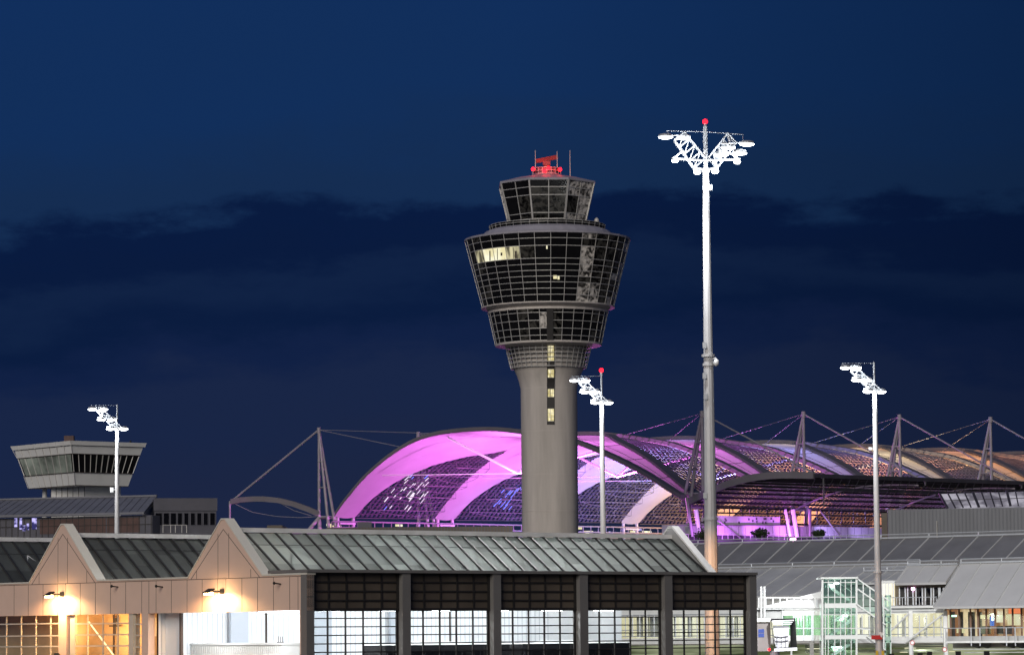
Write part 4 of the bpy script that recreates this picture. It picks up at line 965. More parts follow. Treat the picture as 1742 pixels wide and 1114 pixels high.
# eaves beams
for uu in (0, 1):
    m = MB(); a, b = S(-LBW, uu, -1.2), S(NB*BAY, uu, -1.2)
    for dz in (0, -1.3): m.bar(a+V((0, 0, dz)), b+V((0, 0, dz)), .5, .3)
    n = NB*12
    for i in range(n+1): p = a.lerp(b, i/n); m.bar(p, p+V((0, 0, -1.3)), .22)
    m.build('eaves_beam', 'truss_lilac', forum)
# coloured floodlights under each cloth strip
CO = [(1, .22, 1), (1, .22, 1), (.42, .38, 1), (.92, .72, .42), (1, .44, .18), (1, .4, .2), (1, .5, .3)]
for k in range(NB):
    t = k*BAY+6
    if k < 6:
        bst = 1.0 if k < 2 else (1.7, .9, 2.0, 2.2)[k-2]
        c = S(t+3, .45); c.z = 24
        light('SPOT', c, 165000*bst, CO[k], 1.2, target=S(t+2, .13), spot=R(105), blend=.9, parent=forum)
        light('SPOT', c+V((od.x*8, od.y*8, 0)), 190000, CO[k], 1.2, target=S(t+3, .78), spot=R(105), blend=.9, parent=forum)
        c = S(t+2, .5); c.z = 30
        light('SPOT', c, 85000, CO[k], 1.2, target=S(t+4, .5), spot=R(140), blend=.9, parent=forum)

emit('glint_spot_white', (.95, .85, 1), 1.1); emit('glint_spot_blue', (.20, .22, 1), 1.5)  # glass glints added as glowing bars, mixed in with the roof's spotlights
rn = random.Random(21)
for (ta, tb_, ua_, ub_, n_sp, mt) in ((9, 17, .035, .12, 22, 'glint_spot_white'), (10, 20, .02, .06, 10, 'glint_spot_white'), (41, 48, .03, .05, 9, 'glint_spot_blue'), (40, 46, .055, .085, 8, 'glint_spot_blue'), (44, 50, .07, .13, 5, 'glint_spot_white'), (98, 106, .06, .13, 12, 'glint_spot_white')):
    for i in range(n_sp):
        t, u = rn.uniform(ta, tb_), rn.uniform(ua_, ub_); L = rn.uniform(.005, .016)
        m = MB(); m.bar(S(t, u, -.75), S(t, u+L, -.75), rn.uniform(.10, .24), .10); m.build('roof_glint_spot', mt if rn.random() < .8 else 'glint_spot_blue', forum)
# pylons with their stays: each its own thing
def Pw(t, o, zz=0): p = R2+ad*t+od*o; return V((p.x, p.y, zz))
def pylon(foot, top, inb, label, stays, zbase):
    o = thing('stay_pylon', label, 'pylon', V((foot.x, foot.y, 0)), 'three legged pylons along the tent roof')
    iv = V((inb.x, inb.y, 0)); av = V((ad.x, ad.y, 0)); tp = V((foot.x, foot.y, top))
    b0 = V((foot.x, foot.y, zbase)); b1 = b0+iv*4.6+av*1.0; b2 = b0+iv*4.6-av*1.0
    for i, b in enumerate((b0, b1, b2)):
        m = MB(); m.tube(b, tp, .36, 10, .26); m.build('leg', 'tent_steel', o)
    m = MB()
    for f in (.12, .42, .68): 
        m.tube(b0.lerp(tp, f), b1.lerp(tp, f), .18, 6); m.tube(b0.lerp(tp, f), b2.lerp(tp, f), .18, 6)
    m.build('crossbar', 'tent_steel', o)
    m = MB(); m.tube(tp-V((0, 0, .7)), tp+V((0, 0, .5)), .42, 10); m.build('head', 'tent_steel', o)
    for (q, r_) in stays: m = MB(); m.tube(tp, q, r_, 6); m.build('stay_cable', 'tent_steel', o)
    return o
tip = at(1390, 813, 634.7); OUT = (V((tip.x, tip.y))-R2).dot(od); zTip = tip.z
zR = zprof(1)
plab = ['first stay pylon on the near side, mostly hidden behind the tallest floodlight mast', 'stay pylon above the blue part of the tent roof', 'stay pylon above the olive part of the tent roof, right of the rightmost floodlight mast', 'rightmost stay pylon, above the orange part of the tent roof', 'stay pylon outside the picture past the orange part of the tent roof']
tops = [(1197, 703), (1374, 704), (1533, 709), (1688, 713)]
for k in range(4):
    px, py = tops[k]; f = Pw(k*BAY+2, 2.5); ztop = at(px, py, f.y).z
    st = [(S((k+1)*BAY-1, .57, .6), .06), (S((k+1)*BAY+5, .64, .6), .06), (Pw(k*BAY+2, OUT, zTip), .16)]
    pylon(f, ztop, -od, plab[k], st, zR-1.0)
fp = at(543, 885, 748)
for k in range(2):
    f = V((fp.x+ad.x*BAY*k, fp.y+ad.y*BAY*k, 0)); ztop = at(543, 731, fp.y).z
    farTip = at(394, 852, fp.y+8)
    st = [(S(k*BAY+1.5, .20, .7), .07), (S(k*BAY+1.5, .30, .7), .06)]
    if k == 0: st.append((farTip, .22))
    pylon(f, ztop, od, ['leftmost stay pylon, standing clear of the pink end of the tent roof', 'far side stay pylon with only its tip showing over the pink roof edge'][k], st, fp.z-2)
# far wing arm at the left
aw = thing('wing_arm', 'curved grey canopy arm reaching left from the leftmost pylon', 'canopy', (fp.x, fp.y, 0))
cur = [at(x, y, fp.y+8*(543-x)/150) for x, y in ((394, 853), (410, 850), (430, 848.5), (450, 848.5), (475, 851), (500, 857), (525, 866), (543, 874))]
m = MB()
for a, b in zip(cur, cur[1:]): m.bar(a, b, 1.0, 1.15)
m.build('arm', 'rim_grey', aw)
m = MB(); q = [at(x, y, fp.y+8*(543-x)/150) for x, y in ((396, 855), (430, 871), (470, 878), (510, 880), (543, 878))]; m.path(q, .06, 5)
q = [at(x, y, fp.y+8*(543-x)/150) for x, y in ((470, 852), (500, 868), (530, 877))]; m.path(q, .06, 5); m.build('tie_cable', 'tent_steel', aw)
a = at(391, 852, fp.y+8); m = MB(); m.tube(a, (a.x, a.y, 0), .22, 8); m.build('post', 'tent_steel', aw)
m = MB(); a = at(543, 880, fp.y)
for x, y in ((522, 905), (545, 905), (575, 880)): m.tube(a, at(x, y, fp.y), .4, 8)
m.build('brace', 'tent_steel', aw)

# near side canopy: low lattice wing outside the near eaves
wing2 = thing('side_canopy', 'long low dark lattice canopy running right under the near edge of the tent roof', 'canopy', Pw(0, OUT/2))
def CW(t, v, dz=0):
    zz = zR-1.2+(zTip-zR+1.2)*v+2.6*math.sin(math.pi*v*.95)*(1-.25*v); p = Pw(t, OUT*v); return V((p.x, p.y, zz+dz))
m = MB()
for i in range(14): m.bar(CW(-.6, i/14, .2), CW(-.6, (i+1)/14, .2), .5, 1.3)
m.build('end_rim', 'rim_grey', wing2)
for k in range(NB):
    m = MB(); t0 = k*BAY
    for j in range(25): 
        for i in range(8): m.bar(CW(t0+BAY*j/25, i/8), CW(t0+BAY*j/25, (i+1)/8), .34, .12)
    m.build('roof_slat', 'truss_lilac', wing2)
    m = MB()
    for i in range(13): m.bar(CW(t0, i/13, -.35), CW(t0+BAY, i/13, -.35), .28, .35)
    m.build('purlin', 'purlin_black', wing2)
    m = MB()
    for i in range(12): m.bar(CW(t0+BAY, i/12, -1.0), CW(t0+BAY, (i+1)/12, -1.0), .18, .3)
    m.build('rib', 'tent_steel', wing2)
    m = MB(); m.bar(CW(t0-.6, 1, .15), CW(t0+BAY-.6, 1, .15), .4, .7); a = CW(t0+2, 1); b = V((a.x, a.y, a.z-5.5)) if k == 0 else a-V((0, 0, 1)); m.bar(a, b, .3)
    for i in range(13): q = CW(t0+BAY*i/12, 1, -.3); m.bar(q, q+V((-od.x*2, -od.y*2, -2.6)), .10)
    m.bar(CW(t0, 1, -2.2)-V((od.x*2, od.y*2, 0)), CW(t0+BAY, 1, -2.2)-V((od.x*2, od.y*2, 0)), .25, .6)
    m.build('edge_beam', 'dark_steel', wing2)
    m = MB()
    for i in range(9): q = CW(t0+BAY*i/8, .03, -.4); m.bar(q, q-V((0, 0, 3.4)), .2); 
    m.bar(CW(t0, .03, -3.6), CW(t0+BAY, .03, -3.6), .3, .3); m.build('eaves_truss', 'dark_steel', wing2)

# lower forum buildings lit violet under the canopy
NP = Plane(tuple(R2+od*6), ad, od)
fbld = thing('forum_terrace_building', 'low pale terrace building lit violet under the side canopy', 'building', NP.pt(0, 0))
def blk(mb, pl, x0, x1, y0, y1, dep, o=0.0):
    a, b = pl.u(x0, (y0+y1)/2, o), pl.u(x1, (y0+y1)/2, o); za, zb = pl.z((x0+x1)/2, y1, o), pl.z((x0+x1)/2, y0, o)
    mb.hexa([pl.pt(a, za, o), pl.pt(b, za, o), pl.pt(b, za, o-dep), pl.pt(a, za, o-dep)], [pl.pt(a, zb, o), pl.pt(b, zb, o), pl.pt(b, zb, o-dep), pl.pt(a, zb, o-dep)])
m = MB(); blk(m, NP, 1176, 1500, 894, 912, 8); m.build('wall', 'violet_wall', fbld)
m = MB(); blk(m, NP, 1150, 1500, 912.2, 960, 8, -.6); m.build('base', 'dusk_wall', fbld)
m = MB(); blk(m, NP, 1224, 1327, 878, 893.6, 5, -1); pb = m.build('penthouse', 'violet_wall', fbld)
rn = random.Random(5)
m = MB()
for i in range(14):
    x = 1232+rn.random()*88; y = 881+rn.random()*8; q = NP.w(x, y, -.98); m.cbox((q.x, q.y, q.z), .45, .1, .4)
m.build('vent', 'dark_steel', pb, root=fbld)
m = MB()
for i in range(30): x = 1152+i*11.6; q = NP.w(x, 903, .02); m.bar(q-V((0, 0, .9)), q+V((0, 0, .9)), .07)
q0, q1 = NP.w(1150, 893, .05), NP.w(1500, 893, .05); m.bar(q0, q1, .4, .15); m.build('wall_joint', 'rim_grey', fbld)
m = MB(); m.bar(NP.w(1152, 908.5, .3), NP.w(1488, 908.5, .3), .07)
for i in range(36): q = NP.w(1152+i*9.6, 914, .3); m.bar(q-V((0, 0, .4)), q+V((0, 0, .62)), .06)
m.build('railing', 'white_paint', fbld)
for (x0, y0, x1, y1) in ((1184, 866, 1190, 908), (1349, 866, 1356, 914), (1336, 866, 1344, 912)):
    m = MB(); m.tube(NP.w(x0, y0, 1.2), NP.w(x1, y1, 1.2), .42 if x0 != 1336 else .28, 10); m.build('column', 'white_paint', fbld)
for (x0, y0, x1, y1) in ((1168, 846, 1178, 912), (1200, 868, 1260, 915), (1395, 868, 1428, 912), (1378, 866, 1378, 912)):
    m = MB(); m.tube(NP.w(x0, y0, 1.6), NP.w(x1, y1, 1.6), .3 if x0 in (1168, 1378) else .14, 8); m.build('brace', 'tent_steel', fbld)
for x, e_ in ((1188, 900), (1245, 1600), (1300, 1600), (1353, 1500), (1420, 1000), (1480, 500)):
    q = NP.w(x, 914, 5.5)+V((0, 0, .6)); light('SPOT', q, e_*2.6, (.66, .16, 1) if x < 1400 else (.5, .35, 1), .5, target=NP.w(x, 893, -.5), spot=R(112), blend=.8, parent=fbld)
q = NP.w(1349, 917, 2.2); m = MB(); m.ball(q, .6, .4, .45); m.build('uplight', 'pink_spot', fbld, True)

# dark far side building closing the view under the vault
FP = Plane(tuple(L2-od*10), ad, od)
bb = thing('terminal_rear_building', 'dim terminal building behind the vault seen under the far eaves', 'building', FP.pt(0, 0))
m = MB(); m.box(FP.pt(-6, 0, 0), FP.pt(200, 0, 0)-FP.pt(-6, 0, 0), FP.pt(-6, 0, -10)-FP.pt(-6, 0, 0), (0, 0, FP.z(700, 893)-1.2)); m.build('wall', 'dusk_wall', bb)
rn = random.Random(9)
for i in range(26):
    u = 4+rn.random()*185; zz = FP.z(700, 905)+rn.random()*1.4; m = MB(); m.box(FP.pt(u, zz, .05), FP.pt(u+1+rn.random()*3, zz, .05)-FP.pt(u, zz, .05), FP.pt(u, zz, .08)-FP.pt(u, zz, .05), (0, 0, .5)); m.build('lit_window', rn.choice(['office_lit', 'warm_room', 'blue_room']), bb)
for i in range(7): light('POINT', S(i*BAY+14, .12)*1+V((0, 0, -9)), 420, (.62, .3, 1) if i < 3 else (1, .62, .35), .5, parent=bb)

# grey louvred block at right and the glazed roof above it
GP = Plane((at(1500, 900, 540).x, at(1500, 900, 540).y), (math.cos(R(16)), -math.sin(R(16))), (-math.sin(R(16)), -math.cos(R(16))))
gb_ = thing('ribbed_block', 'grey windowless block with vertical ribs at right edge under the canopy', 'building', GP.pt(0, 0))
m = MB(); blk(m, GP, 1511, 1790, 864, 960, 14); m.build('wall', 'louvre_wall', gb_)
m = MB(); x = 1511
while x < 1760: q = GP.w(x, 890, .06); zz0, zz1 = GP.z(x, 918, .06), GP.z(x, 864.5, .06); m.bar((q.x, q.y, zz0), (q.x, q.y, zz1), .14, .14); x += 6.3
m.build('rib', 'louvre_wall', gb_)
m = MB(); blk(m, GP, 1500, 1510, 872, 960, 8, -3); m.build('side_block', 'dark_panel', gb_)
q = GP.w(1594, 903, .4); m = MB(); m.tube(q-V((0, 0, 1.2)), q+V((0, 0, 1.6)), .08, 6); m.build('aerial', 'lamp_lit' if 'lamp_lit' in MATS else 'pale_concrete', gb_)
WP = Plane((at(1600, 850, 600).x, at(1600, 850, 600).y), (math.cos(R(16)), -math.sin(R(16))), (-math.sin(R(16)), -math.cos(R(16))))
wr = thing('lit_glass_roof', 'pale sloping glazed roof lit from inside between canopy and ribbed block', 'roof', WP.pt(0, 0))
litroom('roof_lit', (.16, .15, .19), (.52, .50, .58), .8, (.25, .25, .5))
a0, a1 = WP.w(1612, 865), WP.w(1800, 858); b0, b1 = WP.w(1598, 840, -4), WP.w(1800, 834, -4)
m = MB(); m.hexa([a0, a1, b1, b0], [p-V((0, 0, .3)) for p in (a0, a1, b1, b0)]); m.build('glazing', 'roof_lit', wr)
m = MB()
for i in range(15): f = i/14; m.bar(a0.lerp(a1, f)+V((0, 0, .1)), b0.lerp(b1, f)+V((0, 0, .1)), .42 if i % 4 == 0 else .18, .25)
m.bar(a0.lerp(b0, .5)+V((0, 0, .12)), a1.lerp(b1, .5)+V((0, 0, .12)), .12); m.build('glazing_bar', 'dark_steel', wr)

# shrubs on the terrace
def shrub(px, py, wpx, Y, label):
    c = at(px, py, Y); o = thing('shrub', label, 'shrub', (c.x, c.y, c.z-.8), 'dark shrubs on the terrace'); r_ = wpx*Y/FPX/2
    m = MB(); m.tube((c.x, c.y, c.z-.8), (c.x, c.y, c.z+.2), .12, 6); 
    for i in range(5): a = i*1.3; m.tube((c.x, c.y, c.z-.2), (c.x+math.cos(a)*r_*.6, c.y+math.sin(a)*r_*.6, c.z+.5), .05, 5)
    m.build('stem', 'bark', o)
    m = MB(); rr = random.Random(px)
    for i in range(700):
        d = V((rr.gauss(0, 1), rr.gauss(0, 1), rr.gauss(0, 1))).normalized()*(rr.random()**.5)
        hmp = 1+.35*mnoise.noise(d*1.7+V((px, 0, 0))); p = c+V((d.x*r_*hmp, d.y*r_*hmp, d.z*r_*.55*hmp+.3)); s_ = .16+.12*rr.random()
        a, b = V((rr.gauss(0, 1), rr.gauss(0, 1), rr.gauss(0, 1))).normalized()*s_, V((rr.gauss(0, 1), rr.gauss(0, 1), rr.gauss(0, 1))).normalized()*s_; m.poly([p-a, p-b*.6, p+a, p+b*.6])
    m.build('foliage', 'leaf', o)
shrub(1293, 909, 30, 600, 'dark bushy shrub before the violet wall, right of the tallest mast'); shrub(1393, 910, 24, 600, 'smaller dark shrub right of the glowing violet column')
shrub(1200, 912, 40, 600, 'dark low shrub right behind the tallest mast'); 

# ================================================================== terminal pier at right
e_ = V((math.cos(R(40)), -math.sin(R(40)))); q = at(1300, 1050, 400); PF = Plane((q.x, q.y), e_, (-math.sin(R(40)), -math.cos(R(40))))
pier_o = thing('terminal_pier', 'long terminal pier with grey metal roofs and lit window bands at lower right', 'terminal', PF.pt(0, 0))
def slope(name, mat, x0, x1, ye, oe, yt, ot, seams, par=pier_o, th=.25, xt0=None):
    xm = (x0+x1)/2
    ze_, zt_ = PF.z(xm, ye, oe), PF.z(xm, yt, ot); ua_, ub_ = PF.u(x0, ye, oe), PF.u(x1, ye, oe)
    c = [PF.pt(ua_, ze_, oe), PF.pt(ub_, ze_, oe), PF.pt(ub_, zt_, ot), PF.pt(ua_, zt_, ot)]
    m = MB(); m.hexa([p-V((0, 0, th)) for p in c], c); o = m.build(name, mat, par); m = MB()
    n = int(abs(ub_-ua_)/seams)
    for i in range(n+1):
        f = i/n; m.bar(c[0].lerp(c[1], f)+V((0, 0, .05)), c[3].lerp(c[2], f)+V((0, 0, .05)), .12 if i % 2 == 0 else .05, .12)
    m.build('roof_seam', 'roof_pale' if mat != 'roof_pale' else 'roof_grey', o, root=par)
    m = MB(); m.bar(c[3]+V((0, 0, .15)), c[2]+V((0, 0, .15)), .35, .18); m.tube(c[3]+V((0, 0, .55)), c[2]+V((0, 0, .55)), .06, 6)
    for i in range(0, n+1, 2): p = c[3].lerp(c[2], i/n); m.bar(p, p+V((0, 0, .55)), .08)
    m.build('roof_edge', 'galvanised', o, root=par)
    return c
slope('upper_roof', 'roof_dark', 1000, 1800, 957, -14, 920, -19, 3.4)
m = MB(); a, b = PF.u(1000, 965, -13.6), PF.u(1800, 960, -13.6); zz0, zz1 = PF.z(1440, 985, -13.6), PF.z(1440, 956, -13.6)-.3
m.hexa([PF.pt(a, zz0, -13.6), PF.pt(b, zz0, -13.6), PF.pt(b, zz0, -24), PF.pt(a, zz0, -24)], [PF.pt(a, zz1, -13.6), PF.pt(b, zz1, -13.6), PF.pt(b, zz1, -24), PF.pt(a, zz1, -24)]); cw = m.build('clerestory_wall', 'roof_dark', pier_o)
m = MB(); n = 190
for i in range(n): u = a+(b-a)*i/n; m.bar(PF.pt(u, zz0, -13.55), PF.pt(u, zz1, -13.55), .08, .1)
m.build('cladding_rib', 'dark_panel', cw, root=pier_o)
slope('middle_roof', 'roof_grey', 1000, 1492, 1017, -1, 967, -10, 2.9)
slope('side_roof', 'roof_grey', 1440, 1560, 990, -3.4, 972, -7, 1.6)
slope('front_roof', 'roof_pale', 1523, 1609, 990.5, 0.2, 962, -2.4, 2.2)
slope('front_roof', 'roof_pale', 1588, 1800, 1030, 3.4, 957.5, -2.4, 2.4)
# left part: window band with columns
def wall_px(mb, x0, x1, y0, y1, o, th=.2, pl=PF):
    xm = (x0+x1)/2; a, b = pl.u(x0, 1060, o), pl.u(x1, 1060, o); za, zb = pl.z(xm, y1, o), pl.z(xm, y0, o)
    mb.hexa([pl.pt(a, za, o), pl.pt(b, za, o), pl.pt(b, za, o-th), pl.pt(a, za, o-th)], [pl.pt(a, zb, o), pl.pt(b, zb, o), pl.pt(b, zb, o-th), pl.pt(a, zb, o-th)])
m = MB(); wall_px(m, 1000, 1606, 1034, 1046, 0, .3); m.build('window_head', 'panel_white', pier_o)
m = MB(); wall_px(m, 1000, 1500, 1014, 1033.8, -1.2, .3); m.build('eaves_wall', 'roof_grey', pier_o)
m = MB(); wall_px(m, 1000, 1606, 1083.5, 1094, 0, .3); m.build('spandrel', 'panel_white', pier_o)
m = MB(); wall_px(m, 1000, 1606, 1046, 1083.5, -3.2, .2); m.build('lit_interior', 'warm_room', pier_o)
m = MB(); rn = random.Random(11); x = 1002
while x < 1604:
    ww = 1.5+rn.random()*5
    if rn.random() < .45: wall_px(m, x, min(x+ww, 1606), 1046+rn.random()*4, 1083, -1.4-rn.random()*1.2, .1)
    x += ww+1.5
m.build('interior_column', 'pale_concrete', pier_o)
m = MB(); x = 1003
while x < 1606: u = PF.u(x, 1060, .03); m.bar(PF.pt(u, PF.z(x, 1083.5), .03), PF.pt(u, PF.z(x, 1046), .03), .12, .12); x += 12.2
for y in (1047, 1072, 1082.5): m.bar(PF.w(1003, y, .03), PF.pt(PF.u(1606, 1060, .03), PF.w(1003, y, .03).z, .03), .10)
m.build('window_frame', 'galvanised', pier_o)
m = MB(); wall_px(m, 1000, 1606, 1046, 1083.5, -.05, .01); m.build('window_pane', 'clear_glass', pier_o)
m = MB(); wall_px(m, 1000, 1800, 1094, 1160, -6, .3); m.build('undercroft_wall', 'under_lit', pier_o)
m = MB(); wall_px(m, 1000, 1800, 1094, 1095.5, -.4, 6); m.build('soffit', 'pale_concrete', pier_o)
m = MB()
for x0, x1, y in ((1372, 1400, 1102), (1538, 1554, 1101), (1613, 1620, 1107), (1530, 1540, 1108), (1430, 1450, 1106)): wall_px(m, x0, x1, y, y+1.2, -2.5, .4)
m.build('soffit_lamp', 'office_lit', pier_o)
m = MB()
for y, o in ((1097, -1), (1100, -2.4), (1106, -4), (1108.5, -5)): m.bar(PF.w(1370, y, o), PF.pt(PF.u(1608, 1100, o), PF.w(1370, y, o).z, o), .14)
m.build('service_pipe', 'panel_white', pier_o)
for x in (1549, 1608, 1435, 1380): u = PF.u(x, 1060, .3); m = MB(); m.bar(PF.pt(u, 0, .3), PF.pt(u, PF.z(x, 1038), .3), .45, .45); m.build('column', 'panel_white', pier_o)
m = MB()
for (x0, y0, x1, y1) in ((1516, 1092, 1540, 1093), (1540, 1093, 1590, 1055), (1516, 1072, 1546, 1043), (1590, 1055, 1604, 1045)): m = MB(); m.tube(PF.w(x0, y0, .8), PF.w(x1, y1, .8), .11, 8); m.build('diagonal_brace', 'panel_white', pier_o)
# recessed balcony with dark windows
m = MB(); wall_px(m, 1515, 1612, 990, 1030, -1.6, .3); m.build('balcony_wall', 'dark_panel', pier_o)
for x0, x1 in ((1531, 1541), (1545, 1554), (1559, 1570), (1575, 1585), (1589, 1598), (1600, 1606)):
    m = MB(); wall_px(m, x0, x1, 999, 1028, -1.55, .03); wn = m.build('window', 'smoky_glass', pier_o); m = MB()
    for xx in (x0, x1): u = PF.u(xx, 1060, -1.5); m.bar(PF.pt(u, PF.z(xx, 1028, -1.5), -1.5), PF.pt(u, PF.z(xx, 998, -1.5), -1.5), .14)
    m.build('frame', 'galvanised', wn, root=pier_o)
q = PF.w(1553, 1001, -1.3); m = MB(); m.cbox(q, .35, .2, .3); m.build('pink_lamp', 'pink_spot', pier_o)
m = MB()
for y in (1016, 1030): a = PF.w(1516, y, .5); m.bar(a, PF.pt(PF.u(1594, 1030, .5), a.z, .5), .07)
for i in range(9): x = 1516+i*9.6; u = PF.u(x, 1030, .5); m.bar(PF.pt(u, PF.z(x, 1033, .5), .5), PF.pt(u, PF.z(x, 1016, .5), .5), .06)
m.build('balcony_railing', 'galvanised', pier_o)
m = MB(); wall_px(m, 1515, 1606, 1030, 1033.5, .6, 2.2); m.build('balcony_slab', 'panel_white', pier_o)
m = MB(); wall_px(m, 1500, 1521, 992, 1032, -1, .3); m.build('lit_lobby', 'warm_room', pier_o)
m = MB(); wall_px(m, 1500, 1523, 987, 992, -.8, 2.4)
for x in (1501, 1507, 1512, 1520): u = PF.u(x, 1010, -.9); m.bar(PF.pt(u, PF.z(x, 1032, -.9), -.9), PF.pt(u, PF.z(x, 992, -.9), -.9), .18)
m.build('lobby_frame', 'panel_white', pier_o)
# right part: amber lit rooms behind brown mullions
m = MB(); wall_px(m, 1608, 1800, 1029, 1088, -3.4, .2); m.build('amber_interior', 'amber_room', pier_o)
m = MB()
for x0, x1, y0, y1, mt in ((1668, 1683, 1045, 1052, 0), (1695, 1706, 1045, 1058, 0), (1714, 1722, 1044, 1062, 0), (1724, 1738, 1044, 1063, 0), (1627, 1631, 1068, 1076, 0), (1636, 1641, 1068, 1076, 0), (1613, 1617, 1045, 1067, 0)): wall_px(m, x0, x1, y0, y1, -2.2, .08)
m.build('lit_counter', 'office_lit', pier_o)
m = MB(); wall_px(m, 1684, 1691, 1048, 1064, -1.6, .1); m.build('blue_screen', 'screen_blue', pier_o)
m = MB(); wall_px(m, 1716, 1737, 1034, 1043, -2, .1); m.build('orange_sign', emit('orange_glow', (1, .28, .1), 1.1), pier_o)
m = MB(); wall_px(m, 1619, 1627, 1045.5, 1048.5, -.9, .12); m.build('exit_sign', 'exit_green', pier_o)
m = MB()
for x in (1618, 1632, 1647, 1652, 1664): wall_px(m, x, x+6, 1040, 1088, -2.6, .1)
for x0, x1 in ((1668, 1680), (1695, 1710), (1712, 1722)): wall_px(m, x0, x1, 1064, 1078, -1.9, .6)
m.build('interior_furniture', 'dark_panel', pier_o)
m = MB()
for i, x in enumerate((1609, 1617, 1632, 1651, 1664, 1678, 1693, 1708, 1723, 1738, 1753, 1768)): u = PF.u(x, 1060, .1); m.bar(PF.pt(u, PF.z(x, 1088, .1), .1), PF.pt(u, PF.z(x, 1030, .1), .1), .15, .2)
m.bar(PF.w(1609, 1034, .1), PF.pt(PF.u(1770, 1060, .1), PF.w(1609, 1034, .1).z, .1), .12, .25); m.build('brown_mullion', pbr('bronze', (.16, .085, .05), .5), pier_o)
m = MB(); wall_px(m, 1608, 1800, 1034, 1088, -.05, .01); m.build('window_pane', 'clear_glass', pier_o)
m = MB(); wall_px(m, 1606, 1800, 1081, 1090, .3, .3); wall_px(m, 1620, 1800, 1093.5, 1101, -.5, .3); m.build('spandrel', 'roof_grey', pier_o)
m = MB(); wall_px(m, 1606, 1800, 1089.5, 1092.5, 2.2, 2); wall_px(m, 1620, 1800, 1102, 1104, 0, .6); wall_px(m, 1640, 1800, 1108, 1109.5, -1, .6); m.build('walkway_slab', 'panel_white', pier_o)
m = MB(); a = PF.w(1606, 1068, 2.1); m.bar(a, PF.pt(PF.u(1800, 1068, 2.1), a.z, 2.1), .09)
for x in (1609, 1652, 1667, 1712, 1727, 1772): u = PF.u(x, 1080, 2.15); m.bar(PF.pt(u, PF.z(x, 1098, 2.15), 2.15), PF.pt(u, PF.z(x, 1067, 2.15), 2.15), .12)
m.build('walkway_railing', 'galvanised', pier_o)
m = MB()
for x in (1659, 1674, 1718, 1733): u = PF.u(x, 1095, .5); m.hexa([PF.pt(u-.45, PF.z(x, 1093), 2), PF.pt(u+.45, PF.z(x, 1093), 2), PF.pt(u+.45, PF.z(x, 1093), -.4), PF.pt(u-.45, PF.z(x, 1093), -.4)], [PF.pt(u-.05, PF.z(x, 1102), -.1), PF.pt(u+.05, PF.z(x, 1102), -.1), PF.pt(u+.05, PF.z(x, 1102), -.4), PF.pt(u-.05, PF.z(x, 1102), -.4)])
m.build('bracket', 'roof_dark', pier_o)
for px, o, en, col in ((1330, 3, 220, (.95, 1, .85)), (1420, 3, 220, (.85, 1, .85)), (1560, 1.5, 260, (1, .96, .8)), (1680, 1.5, 200, (1, .85, .6)), (1740, 1.5, 200, (1, .8, .55)), (1250, 2, 200, (1, .97, .82))):
    light('POINT', PF.w(px, 1100, -3.2)+V((0, 0, .2)), en*.6, (.9, 1, .7), .4, parent=pier_o)
    light('POINT', PF.w(px, 1052, -1.9), en*.5, col, .4, parent=pier_o)

# boarding gangway with white roof and railing
GY = 372
IP = Plane((at(1350, 1060, GY).x, GY), (1, 0), (0, -1))
gw = thing('gangway', 'white covered gangway with railing on its roof, left of the glass stair tower', 'gangway', IP.pt(0, 0))
def ibox(mb, x0, x1, y0, y1, o=0, dep=.3, pl=IP, mm=0):
    a, b = pl.u(x0, (y0+y1)/2, o), pl.u(x1, (y0+y1)/2, o); za, zb = pl.z((x0+x1)/2, y1, o), pl.z((x0+x1)/2, y0, o)
    mb.hexa([pl.pt(a, za, o), pl.pt(b, za, o), pl.pt(b, za, o-dep), pl.pt(a, za, o-dep)], [pl.pt(a, zb, o), pl.pt(b, zb, o), pl.pt(b, zb, o-dep), pl.pt(a, zb, o-dep)], mm)
m = MB(); ibox(m, 1284, 1400, 1033, 1036, .4, 4); m.hexa([IP.w(1290, 1033), IP.w(1400, 1033), IP.w(1400, 1033)+V((0, 3.5, 0)), IP.w(1290, 1033)+V((0, 3.5, 0))], [IP.w(1300, 1031.5)+V((0, .5, 0)), IP.w(1398, 1005)+V((0, .5, 0)), IP.w(1398, 1005)+V((0, 3, 0)), IP.w(1300, 1031.5)+V((0, 3, 0))]); m.build('roof', 'white_paint', gw)
m = MB()
for y in (1016, 1033): m.bar(IP.w(1291, y, .6), IP.w(1399, y, .6), .11)
for i, x in enumerate(range(1291, 1400, 12)): m.bar(IP.w(x, 1034, .6), IP.w(x, 1016, .6), .10 if i % 2 else .16)
m.build('railing', 'white_paint', gw)
m = MB(); ibox(m, 1286, 1334, 1036.5, 1054, -.3, 3); m.build('box', 'roof_grey', gw)
m = MB(); ibox(m, 1331, 1400, 1038, 1046, .1, .3); ibox(m, 1331, 1400, 1080, 1089, .1, .3); m.build('panel', 'panel_white', gw)
m = MB(); ibox(m, 1331, 1400, 1046, 1080, -2, .1); m.build('lit_interior', 'green_room', gw)
m = MB(); rn = random.Random(4)
for x in range(1352, 1400, 5): ibox(m, x, x+1.4+rn.random()*1.6, 1046, 1080, -1.2-rn.random(), .1)
m.build('curtain', 'panel_white', gw)
m = MB()
for x in (1331, 1350, 1367, 1381, 1383, 1397): m.bar(IP.w(x, 1089, .15), IP.w(x, 1038, .15), .14)
m.bar(IP.w(1331, 1068, .15), IP.w(1400, 1068, .15), .12); m.build('frame', 'galvanised', gw)
m = MB(); ibox(m, 1331, 1400, 1046, 1080, -.02, .01); m.build('pane', 'green_glass', gw)
m = MB(); ibox(m, 1354, 1363, 1044.8, 1048.5, -.4, .2); m.build('ceiling_lamp', 'tube_white', gw)
m = MB(); 
